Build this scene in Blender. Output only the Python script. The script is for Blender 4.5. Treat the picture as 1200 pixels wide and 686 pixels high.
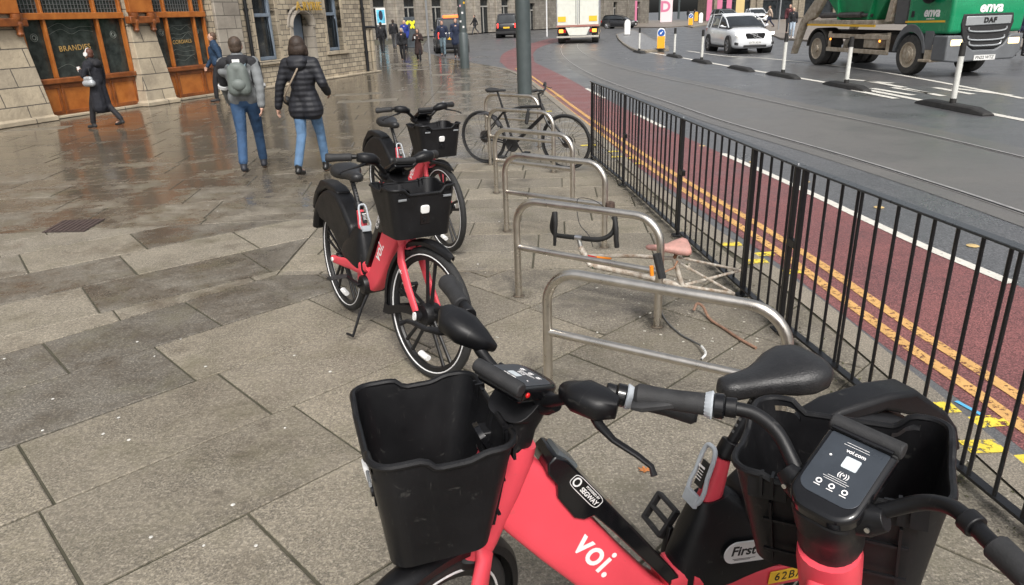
import bpy, bmesh, math, random
from mathutils import Vector, Matrix
import numpy as np
R_ = math.radians
random.seed(7)
sc = bpy.context.scene
for o in list(bpy.data.objects): bpy.data.objects.remove(o)
C = sc.collection
# ------------------------------------------------------------------ camera
F, PITCH, ROLL, H = 832., R_(21.25), R_(-2.0), 1.82
fw = Vector((0, math.cos(PITCH), -math.sin(PITCH))); rt = Vector((1, 0, 0)); up = rt.cross(fw)
RT = rt * math.cos(ROLL) + up * math.sin(ROLL); UP = -rt * math.sin(ROLL) + up * math.cos(ROLL)
cam = bpy.data.objects.new('camera', bpy.data.cameras.new('camera')); C.objects.link(cam)
cam.matrix_world = Matrix(((RT.x, UP.x, -fw.x, 0), (RT.y, UP.y, -fw.y, 0), (RT.z, UP.z, -fw.z, H), (0, 0, 0, 1)))
cam.data.sensor_width = 36; cam.data.lens = F / 1200 * 36; cam.data.clip_end = 3000; cam.data.clip_start = .02
sc.camera = cam
# ------------------------------------------------------------------ sky, sun, exposure
SUN_EL, SUN_AZ = 50, 170      # degrees, azimuth from +y clockwise
w = bpy.data.worlds.new('World'); sc.world = w; w.use_nodes = True
nt = w.node_tree; bg = nt.nodes['Background']
sky = nt.nodes.new('ShaderNodeTexSky'); sky.sky_type = 'NISHITA'; sky.sun_disc = False
sky.sun_elevation = R_(SUN_EL); sky.sun_rotation = R_(SUN_AZ); sky.air_density = 1.0; sky.dust_density = 6; sky.ozone_density = 1
hs = nt.nodes.new('ShaderNodeHueSaturation'); hs.inputs['Saturation'].default_value = .28
nt.links.new(sky.outputs[0], hs.inputs['Color']); nt.links.new(hs.outputs[0], bg.inputs[0]); bg.inputs[1].default_value = .13
sun = bpy.data.objects.new('sun', bpy.data.lights.new('sun', 'SUN')); C.objects.link(sun)
sun.data.energy = 1.5; sun.data.angle = R_(11); sun.data.color = (1, .96, .9)
sd = Vector((math.sin(R_(SUN_AZ)) * math.cos(R_(SUN_EL)), math.cos(R_(SUN_AZ)) * math.cos(R_(SUN_EL)), math.sin(R_(SUN_EL))))
sun.rotation_euler = sd.to_track_quat('Z', 'Y').to_euler(); sun.location = (0, 0, 30)
sc.view_settings.view_transform = 'Standard'; sc.view_settings.look = 'None'; sc.view_settings.exposure = 0.46; sc.view_settings.gamma = 1
sc.render.engine = 'CYCLES'
# ------------------------------------------------------------------ helpers
def G(u, v, z=0.):
    d = fw * F + RT * (u - 600) - UP * (v - 343); t = (z - H) / d.z
    return Vector((d.x * t, d.y * t, z))
ROADZ = -.11
def V(*a): return Vector(a)
def frame(t, upv):
    t = t.normalized(); s = upv.cross(t)
    if s.length < 1e-4: s = Vector((1, 0, 0)).cross(t)
    s.normalize(); return s, t.cross(s)
class MB:
    def __init__(s, M=None): s.v = []; s.f = []; s.M = M or Matrix(); s.col = []
    def add(s, vs, fs):
        n = len(s.v); s.v += [s.M @ Vector(p) for p in vs]; s.f += [tuple(i + n for i in f) for f in fs]; return s
    def box(s, c, d, rot=None, taper=1.):
        x, y, z = [k / 2 for k in d]; vs = []
        for dz in (-1, 1):
            k = taper if dz > 0 else 1.
            for dx, dy in ((-1, -1), (1, -1), (1, 1), (-1, 1)): vs.append(Vector((dx * x * k, dy * y * k, dz * z)))
        if rot is not None: vs = [rot @ p for p in vs]
        return s.add([p + Vector(c) for p in vs], [(0, 3, 2, 1), (4, 5, 6, 7), (0, 1, 5, 4), (1, 2, 6, 5), (2, 3, 7, 6), (3, 0, 4, 7)])
    def loft(s, rings, cap=True, closed=False):
        n = len(rings[0]); vs = [p for r in rings for p in r]; fs = []
        m = len(rings)
        for i in range(m if closed else m - 1):
            a, b = i * n, ((i + 1) % m) * n
            for j in range(n):
                k = (j + 1) % n; fs.append((a + j, a + k, b + k, b + j))
        if cap and not closed: fs += [tuple(range(n))[::-1], tuple((m - 1) * n + j for j in range(n))]
        return s.add(vs, fs)
    def tube(s, pts, r, n=10, cap=True, closed=False, flat=1., upv=Vector((0, 0, 1))):
        pts = [Vector(p) for p in pts]; m = len(pts); rs = r if isinstance(r, (list, tuple)) else [r] * m; rings = []
        a = None
        for i, p in enumerate(pts):
            if closed: t = pts[(i + 1) % m] - pts[i - 1]
            else: t = pts[min(i + 1, m - 1)] - pts[max(i - 1, 0)]
            if t.length < 1e-9: t = Vector((0, 0, 1))
            t.normalize()
            if a is None: a, b = frame(t, upv)
            else:
                a = (a - t * a.dot(t)).normalized(); b = t.cross(a)
            rings.append([p + a * math.cos(q) * rs[i] + b * math.sin(q) * rs[i] * flat for q in [2 * math.pi * k / n for k in range(n)]])
        return s.loft(rings, cap, closed)
    def lathe(s, prof, c=(0, 0, 0), axis='z', n=20, closed=False):
        rings = []
        for r, h in prof:
            ring = []
            for k in range(n):
                q = 2 * math.pi * k / n; x, y = r * math.cos(q), r * math.sin(q)
                p = {'z': (x, y, h), 'y': (x, h, -y), 'x': (h, x, y)}[axis]; ring.append(Vector(p) + Vector(c))
            rings.append(ring)
        return s.loft(rings, not closed, closed)
    def prism(s, poly, a, b, plane='xz', sa=1, ctr=None):
        """poly (2d) extruded between a and b along the missing axis"""
        def P(p, h): return {'xz': (p[0], h, p[1]), 'yz': (h, p[0], p[1]), 'xy': (p[0], p[1], h)}[plane]
        n = len(poly); vs = [P(p, a) for p in poly] + [P(p, b) for p in poly]
        return s.add(vs, [tuple(range(n))[::-1], tuple(range(n, 2 * n))] + [(i, (i + 1) % n, n + (i + 1) % n, n + i) for i in range(n)])
    def ell(s, c, r, nu=14, nv=9, rot=None):
        rings = []
        for i in range(nv + 1):
            th = math.pi * (i / nv) * .998 + .001 * math.pi; ring = []
            for k in range(nu):
                q = 2 * math.pi * k / nu; p = Vector((r[0] * math.sin(th) * math.cos(q), r[1] * math.sin(th) * math.sin(q), -r[2] * math.cos(th)))
                ring.append((rot @ p if rot else p) + Vector(c))
            rings.append(ring)
        return s.loft(rings)
    def caps(s, p0, p1, r0, r1, n=12, flat=1., upv=Vector((0, 0, 1))):
        p0, p1 = Vector(p0), Vector(p1); d = (p1 - p0); L = max(d.length, 1e-6); d = d / L; pts = []; rs = []
        for a in (-85, -60, -30, 0): pts.append(p0 + d * r0 * math.sin(R_(a))); rs.append(r0 * math.cos(R_(a)))
        for a in (0, 30, 60, 85): pts.append(p1 + d * r1 * math.sin(R_(a)) ); rs.append(r1 * math.cos(R_(a)))
        pts[4] = p1 + d * 1e-5
        return s.tube(pts, rs, n, flat=flat, upv=upv)
    def sweep(s, path, prof, upv=Vector((0, 0, 1)), closed=False):
        """path: points; prof: function/list of 2d (side, normal) per point"""
        path = [Vector(p) for p in path]; m = len(path); rings = []
        for i, p in enumerate(path):
            t = path[min(i + 1, m - 1)] - path[max(i - 1, 0)]; a, b = frame(t, upv)
            pr = prof[i] if isinstance(prof[0][0], (list, tuple)) else prof
            rings.append([p + a * q[0] + b * q[1] for q in pr])
        return s.loft(rings)
    def mesh(s, name, sharp=38):
        me = bpy.data.meshes.new(name); me.from_pydata([tuple(p) for p in s.v], [], s.f); bm = bmesh.new(); bm.from_mesh(me)
        bmesh.ops.remove_doubles(bm, verts=bm.verts, dist=1e-6)
        bmesh.ops.recalc_face_normals(bm, faces=bm.faces)
        ca = math.cos(R_(sharp))
        for e in bm.edges:
            if len(e.link_faces) == 2 and e.link_faces[0].normal.dot(e.link_faces[1].normal) < ca: e.smooth = False
        for f in bm.faces: f.smooth = True
        bm.to_mesh(me); bm.free(); return me
    def build(s, name, m, parent=None, bevel=0, sharp=38, seg=2):
        o = bpy.data.objects.new(name, s.mesh(name, sharp)); C.objects.link(o); o.data.materials.append(m)
        if parent is not None: o.parent = parent
        if bevel:
            b = o.modifiers.new('bevel', 'BEVEL'); b.width = bevel; b.segments = seg; b.limit_method = 'ANGLE'; b.angle_limit = R_(35)
            b.harden_normals = False
        return o
def tag(o, label, cat, group=None):
    o['label'] = label; o['category'] = cat
    if group: o['group'] = group
    return o
def thing(name, label, cat, loc=(0, 0, 0), rz=0, group=None, scale=1.):
    o = bpy.data.objects.new(name, None); C.objects.link(o); o.empty_display_size = .1
    o.location = loc; o.rotation_euler = (0, 0, rz); o.scale = (scale,) * 3
    if label: tag(o, label, cat, group)
    return o
def struct(o, kind='structure'): o['kind'] = kind; return o
def kids(o): return [c for c in bpy.data.objects if c.parent == o]
def dup(o, parent=None, km=None):
    km = km if km is not None else _kidmap()
    c = o.copy(); C.objects.link(c); c.parent = parent
    for ch in km.get(o.name, []): dup(ch, c, km)
    return c
def _kidmap():
    m = {}
    for c in bpy.data.objects:
        if c.parent: m.setdefault(c.parent.name, []).append(c)
    return m
def relabel(o, label, group=None):
    o['label'] = label
    if group: o['group'] = group
    elif 'group' in o: pass
    return o
# ------------------------------------------------------------------ materials
_m = {}
def mat(name, base, rough=.5, metal=0., n_scale=0, n_amt=0., bump=0., b_scale=200., coat=0., emit=0., rv=0., trans=0., spec=.5, base2=None, n_detail=4):
    if name in _m: return _m[name]
    m = bpy.data.materials.new(name); m.use_nodes = True; t = m.node_tree; b = t.nodes['Principled BSDF']
    b.inputs['Base Color'].default_value = (*base, 1); b.inputs['Roughness'].default_value = rough; b.inputs['Metallic'].default_value = metal
    b.inputs['Coat Weight'].default_value = coat; b.inputs['Coat Roughness'].default_value = .08; b.inputs['Specular IOR Level'].default_value = spec
    if trans: b.inputs['Transmission Weight'].default_value = trans
    if emit: b.inputs['Emission Color'].default_value = (*base, 1); b.inputs['Emission Strength'].default_value = emit
    if n_scale or bump: tc = t.nodes.new('ShaderNodeTexCoord')
    if n_scale:
        n = t.nodes.new('ShaderNodeTexNoise'); n.inputs['Scale'].default_value = n_scale; n.inputs['Detail'].default_value = n_detail; n.inputs['Roughness'].default_value = .65
        t.links.new(tc.outputs['Object'], n.inputs['Vector'])
        mx = t.nodes.new('ShaderNodeMix'); mx.data_type = 'RGBA'
        lo = base2 or tuple(c * (1 - n_amt) for c in base); hi = base if base2 else tuple(min(1, c * (1 + n_amt)) for c in base)
        mx.inputs[6].default_value = (*lo, 1); mx.inputs[7].default_value = (*hi, 1)
        mr = t.nodes.new('ShaderNodeMapRange'); mr.inputs[1].default_value = .3; mr.inputs[2].default_value = .7
        t.links.new(n.outputs[0], mr.inputs[0]); t.links.new(mr.outputs[0], mx.inputs[0]); t.links.new(mx.outputs[2], b.inputs['Base Color'])
        if rv:
            r2 = t.nodes.new('ShaderNodeMapRange'); r2.inputs[1].default_value = .3; r2.inputs[2].default_value = .7; r2.inputs[3].default_value = rough - rv; r2.inputs[4].default_value = rough + rv
            t.links.new(n.outputs[0], r2.inputs[0]); t.links.new(r2.outputs[0], b.inputs['Roughness'])
    if bump:
        n = t.nodes.new('ShaderNodeTexNoise'); n.inputs['Scale'].default_value = b_scale; n.inputs['Detail'].default_value = 3
        bp = t.nodes.new('ShaderNodeBump'); bp.inputs['Strength'].default_value = bump; bp.inputs['Distance'].default_value = .004
        t.links.new(tc.outputs['Object'], n.inputs['Vector']); t.links.new(n.outputs[0], bp.inputs['Height']); t.links.new(bp.outputs[0], b.inputs['Normal'])
    _m[name] = m; return m
CORAL = mat('coral paint', (.76, .072, .100), .42, n_scale=9, n_amt=.05, rv=.06, bump=.05, b_scale=700)
BLK = mat('black plastic', (.007, .007, .008), .43, n_scale=6, n_amt=.25, rv=.1, bump=.12, b_scale=900, spec=.36)
BLKR = mat('black rubber', (.02, .02, .021), .68, n_scale=30, n_amt=.3, bump=.2, b_scale=500)
BLKG = mat('glossy black plastic', (.006, .006, .007), .12, n_scale=8, n_amt=.2, rv=.05)
SCR = mat('display face', (.035, .042, .052), .3, n_scale=14, n_amt=.15, rv=.08)
GREY = mat('light grey plastic', (.42, .45, .48), .5, n_scale=20, n_amt=.08)
WHT = mat('white plastic', (.75, .75, .74), .45, n_scale=15, n_amt=.06)
CHROME = mat('bare metal', (.6, .6, .6), .3, 1., n_scale=40, n_amt=.2)
STEEL = mat('brushed stainless steel', (.64, .60, .54), .30, 1., n_scale=9, n_amt=.14, rv=.05, bump=.1, b_scale=320)
FPAINT = mat('black fence paint', (.007, .0075, .009), .36, n_scale=60, n_amt=.4, rv=.08, bump=.25, b_scale=160)
YPL = mat('yellow plate', (.85, .5, .03), .5); TXTW = mat('white lettering', (.85, .83, .82), .6); TXTB = mat('black lettering', (.01, .01, .01), .5)
REDL = mat('red lens', (.5, .01, .01), .2); ORG = mat('orange reflector', (.9, .28, .02), .35)
POLE = mat('grey green pole paint', (.062, .078, .08), .4, n_scale=5, n_amt=.12, rv=.08)
def scuff(m, col, amt=.5, thr=.63):
    t = m.node_tree; b = t.nodes['Principled BSDF']; L = t.links.new; N = t.nodes.new; tc = N('ShaderNodeTexCoord'); prev = b.inputs['Base Color'].links[0].from_socket
    last = prev
    for rot, sc3 in (((.3, .5, .2), (260, 9, 30)), ((.9, -.4, 1.1), (12, 300, 25)), ((0, 0, 0), (26, 26, 26))):
        mp = N('ShaderNodeMapping'); mp.inputs['Rotation'].default_value = rot; mp.inputs['Scale'].default_value = sc3; n = N('ShaderNodeTexNoise'); n.inputs['Scale'].default_value = 1; n.inputs['Detail'].default_value = 4; n.inputs['Roughness'].default_value = .6
        L(tc.outputs['Object'], mp.inputs['Vector']); L(mp.outputs[0], n.inputs['Vector']); k = N('ShaderNodeMapRange'); k.inputs[1].default_value = thr; k.inputs[2].default_value = thr + .06; k.inputs[4].default_value = amt; L(n.outputs[0], k.inputs[0])
        mx = N('ShaderNodeMix'); mx.data_type = 'RGBA'; L(k.outputs[0], mx.inputs[0]); L(last, mx.inputs[6]); mx.inputs[7].default_value = (*col, 1); last = mx.outputs[2]
    L(last, b.inputs['Base Color'])
scuff(BLK, (.06, .058, .054), .45, .66); scuff(BLKR, (.07, .066, .06), .4, .66); scuff(CORAL, (.42, .10, .09), .30, .68); scuff(STEEL, (.40, .36, .30), .25, .64); scuff(FPAINT, (.09, .08, .07), .6, .70)
def slabmat():
    m = bpy.data.materials.new('paving stone'); m.use_nodes = True; t = m.node_tree; b = t.nodes['Principled BSDF']; L = t.links.new; N = t.nodes.new
    at = N('ShaderNodeAttribute'); at.attribute_name = 'slab'; sp = N('ShaderNodeSeparateColor'); L(at.outputs['Color'], sp.inputs[0])
    tc = N('ShaderNodeTexCoord')
    def noise(scale, det=4, rough=.6):
        n = N('ShaderNodeTexNoise'); n.inputs['Scale'].default_value = scale; n.inputs['Detail'].default_value = det; n.inputs['Roughness'].default_value = rough; L(tc.outputs['Object'], n.inputs['Vector']); return n.outputs[0]
    def mr(x, a, b_, c, d):
        k = N('ShaderNodeMapRange'); k.inputs[1].default_value = a; k.inputs[2].default_value = b_; k.inputs[3].default_value = c; k.inputs[4].default_value = d; L(x, k.inputs[0]); return k.outputs[0]
    def mth(op, a, b_=None):
        k = N('ShaderNodeMath'); k.operation = op
        for i, q in enumerate((a, b_)):
            if q is None: continue
            if isinstance(q, (int, float)): k.inputs[i].default_value = q
            else: L(q, k.inputs[i])
        return k.outputs[0]
    def mix(f, a, b_, ty='MIX'):
        k = N('ShaderNodeMix'); k.data_type = 'RGBA'; k.blend_type = ty
        if isinstance(f, (int, float)): k.inputs[0].default_value = f
        else: L(f, k.inputs[0])
        for i, q in ((6, a), (7, b_)):
            if isinstance(q, tuple): k.inputs[i].default_value = (*q, 1)
            else: L(q, k.inputs[i])
        return k.outputs[2]
    big = noise(1.3, 5, .65); mid = noise(7, 5, .7); fine = noise(78, 3, .6); grit = noise(120, 2, .5); g2=noise(38,3,.6)
    stone = mix(sp.outputs[2], (.150, .143, .130), (.325, .284, .212))
    stone = mix(mr(mid, .35, .68, 0, .75), stone, mix(sp.outputs[2], (.155, .140, .115), (.235, .205, .155)))
    stone = mix(mr(g2, .42, .60, 0, .8), stone, mix(.55, stone, (.09,.08,.065)))
    grf = N('ShaderNodeMath'); grf.operation = 'MULTIPLY'; L(mr(grit, .45, .60, 0, 1.), grf.inputs[0]); L(mr(noise(3.1, 4, .6), .35, .65, .25, 1.), grf.inputs[1])
    stone = mix(grf.outputs[0], stone, mix(.66, stone, (.05, .045, .04)))
    stone = mix(mr(fine, .53, .66, 0, .6), stone, (.46, .41, .33))
    br = mr(sp.outputs[0], 0, 1, .72, 1.22); cb = N('ShaderNodeCombineColor'); [L(br, cb.inputs[i]) for i in range(3)]
    stone = mix(1., stone, cb.outputs[0], 'MULTIPLY')
    wet = mth('ADD', sp.outputs[1], mth('MULTIPLY', mth('SUBTRACT', big, .5), 1.7)); wet = mr(mth('ADD', wet, mth('MULTIPLY', mth('SUBTRACT', mid, .5), .7)), .22, .66, 0, 1)
    col = mix(mth('MULTIPLY', wet, .70), stone, mix(1., stone, (.34, .30, .27), 'MULTIPLY'))
    col = mix(mr(noise(.75, 6, .72), .50, .66, 0, .55), col, mix(1., col, (.60, .57, .54), 'MULTIPLY'))
    col = mix(mr(noise(13, 6, .75), .60, .70, 0, .45), col, mix(1., col, (.55, .52, .47), 'MULTIPLY'))
    # moss green-brown dirt
    col = mix(mr(noise(2.3, 5, .7), .50, .72, 0, .5), col, (.115, .105, .062))
    L(col, b.inputs['Base Color']); L(mr(wet, 0, 1, .72, .13), b.inputs['Roughness'])
    b.inputs['Specular IOR Level'].default_value = .5
    bp = N('ShaderNodeBump'); bp.inputs['Distance'].default_value = .004; L(mth('ADD', mth('MULTIPLY', fine, .6), mth('ADD',mth('MULTIPLY', g2,.7), mth('MULTIPLY', mid, .9))), bp.inputs['Height'])
    L(mr(wet, 0, 1, .75, .10), bp.inputs['Strength']); L(bp.outputs[0], b.inputs['Normal']); return m
def roadmat(name, c1, c2, wetlo=.22, wethi=.6, grit=1., scale=.35, sp=120):
    m = bpy.data.materials.new(name); m.use_nodes = True; t = m.node_tree; b = t.nodes['Principled BSDF']; L = t.links.new; N = t.nodes.new
    tc = N('ShaderNodeTexCoord')
    def noise(s, d=4, r=.6):
        n = N('ShaderNodeTexNoise'); n.inputs['Scale'].default_value = s; n.inputs['Detail'].default_value = d; n.inputs['Roughness'].default_value = r; L(tc.outputs['Object'], n.inputs['Vector']); return n.outputs[0]
    def mr(x, a, b_, c, d):
        k = N('ShaderNodeMapRange'); k.inputs[1].default_value = a; k.inputs[2].default_value = b_; k.inputs[3].default_value = c; k.inputs[4].default_value = d; L(x, k.inputs[0]); return k.outputs[0]
    def mix(f, a, b_):
        k = N('ShaderNodeMix'); k.data_type = 'RGBA'; L(f, k.inputs[0])
        for i, q in ((6, a), (7, b_)):
            if isinstance(q, tuple): k.inputs[i].default_value = (*q, 1)
            else: L(q, k.inputs[i])
        return k.outputs[2]
    big = noise(scale, 6, .7); g = noise(sp, 2); mid = noise(4, 5, .7)
    c = mix(mr(big, .35, .65, 0, 1), c1, c2); c = mix(mr(g, .5, .64, 0, .55 * grit), c, tuple(min(1, k * 1.9) for k in c2)); c = mix(mr(g, .48, .36, 0, .5 * grit), c, tuple(k * .4 for k in c1))
    c = mix(mr(mid, .55, .75, 0, .35), c, tuple(k * .7 for k in c1))
    L(c, b.inputs['Base Color']); L(mr(big, .3, .7, wetlo, wethi), b.inputs['Roughness'])
    bp = N('ShaderNodeBump'); bp.inputs['Distance'].default_value = .004; bp.inputs['Strength'].default_value = .5 * grit; L(g, bp.inputs['Height']); L(bp.outputs[0], b.inputs['Normal']); return m
SLAB = slabmat()
ASPH = roadmat('asphalt', (.060, .061, .064), (.108, .109, .112), .22, .5, 1.2, .5, 70)
CONC = roadmat('tram track concrete', (.092, .088, .083), (.138, .131, .122), .28, .55, .5)
REDA = roadmat('red bus lane asphalt', (.125, .046, .045), (.195, .074, .070), .3, .6, 1.4, 1.1, 110)
KERB = roadmat('kerb stone', (.17, .15, .12), (.27, .235, .185), .4, .7, .8, 1.2)
MORT = mat('joint mortar', (.085, .078, .055), .9, n_scale=6, n_amt=.4, base2=(.045, .043, .026))
def wornpaint(name, base, thr=.44, sc_=55):
    m = mat(name, base, .6, n_scale=14, n_amt=.12); t = m.node_tree; b = t.nodes['Principled BSDF']
    tc = t.nodes.new('ShaderNodeTexCoord'); n = t.nodes.new('ShaderNodeTexNoise'); n.inputs['Scale'].default_value = sc_; n.inputs['Detail'].default_value = 5; n.inputs['Roughness'].default_value=.7
    t.links.new(tc.outputs['Object'], n.inputs['Vector']); k = t.nodes.new('ShaderNodeMapRange'); k.inputs[1].default_value = thr - .05; k.inputs[2].default_value = thr + .03; t.links.new(n.outputs[0], k.inputs[0]); t.links.new(k.outputs[0], b.inputs['Alpha']); return m
YEL = wornpaint('yellow road paint', (.60, .345, .12), .43, 34); YEL2 = wornpaint('yellow kerb paint', (.75, .58, .06), .47, 26); WPT = wornpaint('white road paint', (.62, .60, .54), .36, 30)
# ------------------------------------------------------------------ ground, road, pavement
def sheet(name, pts, z, m, kind='structure'):
    mb = MB(); mb.add([(p[0], p[1], z) for p in pts], [tuple(range(len(pts)))]); return struct(mb.build(name, m), kind)
sheet('ground', [(-900, -60), (900, -60), (900, 1200), (-900, 1200)], ROADZ, ASPH)
def smooth(pts, n=8):
    """Catmull-Rom through 2d points"""
    P = [Vector((p[0], p[1], 0)) for p in pts]; out = []
    for i in range(len(P) - 1):
        p0 = P[max(i - 1, 0)]; p1 = P[i]; p2 = P[i + 1]; p3 = P[min(i + 2, len(P) - 1)]
        for k in range(n):
            t = k / n; out.append(.5 * ((2 * p1) + (-p0 + p2) * t + (2 * p0 - 5 * p1 + 4 * p2 - p3) * t * t + (-p0 + 3 * p1 - 3 * p2 + p3) * t ** 3))
    out.append(P[-1]); return out
def strip(name, pts, half, z, m, offs=0., merge=None, t=0.):
    S = smooth(pts); L, Rr = [], []
    for i, p in enumerate(S):
        d = (S[min(i + 1, len(S) - 1)] - S[max(i - 1, 0)]).normalized(); nrm = Vector((d.y, -d.x, 0))
        L.append(p + nrm * (offs - half)); Rr.append(p + nrm * (offs + half))
    mb = merge or MB(); n = len(S)
    if t: # solid bar
        for i in range(n - 1):
            a, b, c, d = L[i], Rr[i], Rr[i + 1], L[i + 1]
            mb.add([(q.x, q.y, z - t) for q in (a, b, c, d)] + [(q.x, q.y, z) for q in (a, b, c, d)], [(4, 5, 6, 7), (0, 1, 5, 4), (2, 3, 7, 6)])
    else: mb.add([(q.x, q.y, z) for q in L + Rr], [(i, n + i, n + i + 1, i + 1) for i in range(n - 1)])
    if merge is None: return struct(mb.build(name, m))
def g2(pts, z=ROADZ): return [tuple(G(u, v, z)[:2]) for u, v in pts]
kerb = [(2.17, -4), (2.15, 1), (2.13, 2.2), (2.10, 3.4), (2.03, 4.7), (1.84, 6.1), (1.68, 8.1), (1.5, 11.8), (1.33, 14.6), (1.12, 17.9), (.80, 22.4), (.3, 26.8), (-.45, 29.6), (-1.6, 33), (-3.2, 38), (-4.9, 46), (-6.2, 58), (-8, 80)]
pav = kerb + [(-60, 80), (-60, -4)]
sheet('pavement_bed', pav, -.009, MORT)
mb = MB(); n = len(kerb)
mb.add([(x, y, -.002) for x, y in kerb] + [(x, y, ROADZ - .02) for x, y in kerb], [(i, i + 1, n + i + 1, n + i) for i in range(n - 1)]); struct(mb.build('kerb_face', KERB))
strip('kerb', kerb[:13], .075, .001, KERB, -.078)
def clip(poly, a, nrm):
    out = []
    for i in range(len(poly)):
        p, q = poly[i], poly[(i + 1) % len(poly)]; dp = (p[0] - a[0]) * nrm[0] + (p[1] - a[1]) * nrm[1]; dq = (q[0] - a[0]) * nrm[0] + (q[1] - a[1]) * nrm[1]
        if dp >= 0: out.append(p)
        if (dp >= 0) != (dq >= 0):
            t = dp / (dp - dq); out.append((p[0] + (q[0] - p[0]) * t, p[1] + (q[1] - p[1]) * t))
    return out
def shrink(poly, k):
    cx = sum(p[0] for p in poly) / len(poly); cy = sum(p[1] for p in poly) / len(poly); out = []
    n = len(poly)
    for i in range(n):
        p0, p1, p2 = [Vector(poly[j % n]) for j in (i - 1, i, i + 1)]
        e1 = (p1 - p0); e2 = (p2 - p1)
        if e1.length < 1e-5 or e2.length < 1e-5: out.append(tuple(p1)); continue
        e1.normalize(); e2.normalize(); n1 = Vector((-e1.y, e1.x)); n2 = Vector((-e2.y, e2.x)); c = Vector((cx, cy))
        if n1.dot(c - p1) < 0: n1, n2 = -n1, -n2
        b = (n1 + n2); 
        if b.length < .2: b = n1 
        else: b = b / max(.35, b.dot(n1))
        out.append(tuple(p1 + b * k))
    return out
B1, B2 = (-2.61, 4.28), (-1.83, 5.24); B3 = (2.2, 5.05); B0 = (-3.6, 3.45)
def halves(region):
    """list of (point, inward normal)"""
    def ln(a, b): d = Vector((b[0] - a[0], b[1] - a[1])).normalized(); return (a, (d.y, -d.x))   # keeps right of a->b
    if region == 'A1': return [ln(B0, B2), ln((-1.83, 5.24), (2.2, 5.05))]      # near: right-hand/below of the boundary
    if region == 'C': return [((-1.83, 5.24), (-1, 0)), ln(B2, B0), ((0, 7.0), (.05, -1))]
    if region == 'B': return [((0, 5.14), (.047, 1)), ((-1.83, 0), (1, 0)),]
    if region == 'D': return [((0, 7.0), (-.05, 1)), ((-1.83, 0), (-1, 0))]
slabs = []
def rows(region, ang, w, l0, l1, crange, urange, f_attr, c0=0., first=None):
    ca, sa = math.cos(R_(ang)), math.sin(R_(ang)); hv = halves(region); c = crange[0]; rnd = random.Random(hash(region) % 7 if False else ord(region[0]))
    k = 0
    while c < crange[1]:
        ww = w if isinstance(w, (int, float)) else rnd.choice(w); u = urange[0] + rnd.random() * l1
        if first and k in first: u = first[k]
        while u < urange[1]:
            ll = rnd.uniform(l0, l1); q = [(u, c), (u + ll, c), (u + ll, c + ww), (u, c + ww)]
            poly = [(a * ca - b * sa, a * sa + b * ca) for a, b in q]
            for a, nn in hv: poly = clip(poly, a, nn)
            if len(poly) > 2:
                my = sum(p[1] for p in poly) / len(poly)
                for i in range(len(kerb) - 1):
                    (x0, y0), (x1, y1) = kerb[i], kerb[i + 1]
                    if min(y0, y1) - 1.2 <= my <= max(y0, y1) + 1.2:
                        d = Vector((x1 - x0, y1 - y0)).normalized(); nn = (-d.y, d.x); off = .158 if i < 12 else .0
                        poly = clip(poly, (x0 + nn[0] * off, y0 + nn[1] * off), nn)
                        if len(poly) < 3: break
            if len(poly) > 2:
                ar = abs(sum(poly[i][0] * poly[(i + 1) % len(poly)][1] - poly[(i + 1) % len(poly)][0] * poly[i][1] for i in range(len(poly)))) / 2
                cx = sum(p[0] for p in poly) / len(poly); cy = sum(p[1] for p in poly) / len(poly)
                if ar > .006: slabs.append((poly, f_attr(cx, cy, rnd)))
            u += ll
        c += ww; k += 1
def sstep(x, a, b): t = max(0, min(1, (x - a) / (b - a))); return t * t * (3 - 2 * t)
def attrA(x, y, r):
    slate = (x < -1.9 and y < 4.4 and (y + x * .0) > 3.25 and r.random() < .8) or (y > 3.9 and x < -.9 and r.random() < .7)
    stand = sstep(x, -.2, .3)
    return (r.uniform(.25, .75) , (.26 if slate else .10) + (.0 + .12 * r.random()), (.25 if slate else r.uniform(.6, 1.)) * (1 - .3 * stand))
def attrC(x, y, r):
    return (r.uniform(.5, .9), .15 + .2 * r.random(), r.uniform(.35, .8)) if r.random() < .7 else (r.uniform(.3, .5), .42, .35)
def attrB(x, y, r):
    wet = .1 + .5 * sstep(y, 6.5, 12) + .12 * r.random() - .12 * sstep(x, -1, 1) ; return (r.uniform(.3, .8), wet, r.uniform(.45, .95))
def attrD(x, y, r):
    wet = .50 + .30 * sstep(y, 7.5, 13) + r.uniform(-.07, .07)
    if r.random() < .05: wet -= .4
    return (r.uniform(.35, .7), wet, r.uniform(.4, .75))
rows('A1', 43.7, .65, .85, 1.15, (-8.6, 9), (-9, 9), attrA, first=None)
rows('C', 38, [.55, .7], .9, 1.5, (3, 12), (-10, 8), attrC)
rows('B', -4, [.42, .5], .6, 1.0, (3, 60), (-8, 8), attrB)
rows('D', 6, [.5, .62, .75], .9, 1.6, (3, 62), (-34, 8), attrD)
me = bpy.data.meshes.new('pavement'); vs, fs, cols = [], [], []
for poly, at in slabs:
    p0 = shrink(poly, .0068); n = len(p0); k = len(vs); dz = random.uniform(-.0012, .0012)
    p0 = [(x + random.uniform(-.003, .003), y + random.uniform(-.003, .003)) for x, y in p0]; cx = sum(p[0] for p in p0) / n; cy = sum(p[1] for p in p0) / n; p1 = [(x + (cx - x) * .012, y + (cy - y) * .012) for x, y in p0]
    vs += [(x, y, -.02) for x, y in p0] + [(x, y, -.0035 + dz) for x, y in p0] + [(x, y, dz) for x, y in p1]
    fs.append(tuple(range(k + 2 * n, k + 3 * n)))
    for i in range(n):
        j = (i + 1) % n; fs += [(k + i, k + j, k + n + j, k + n + i), (k + n + i, k + n + j, k + 2 * n + j, k + 2 * n + i)]
    cols += [at] * (3 * n)
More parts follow.
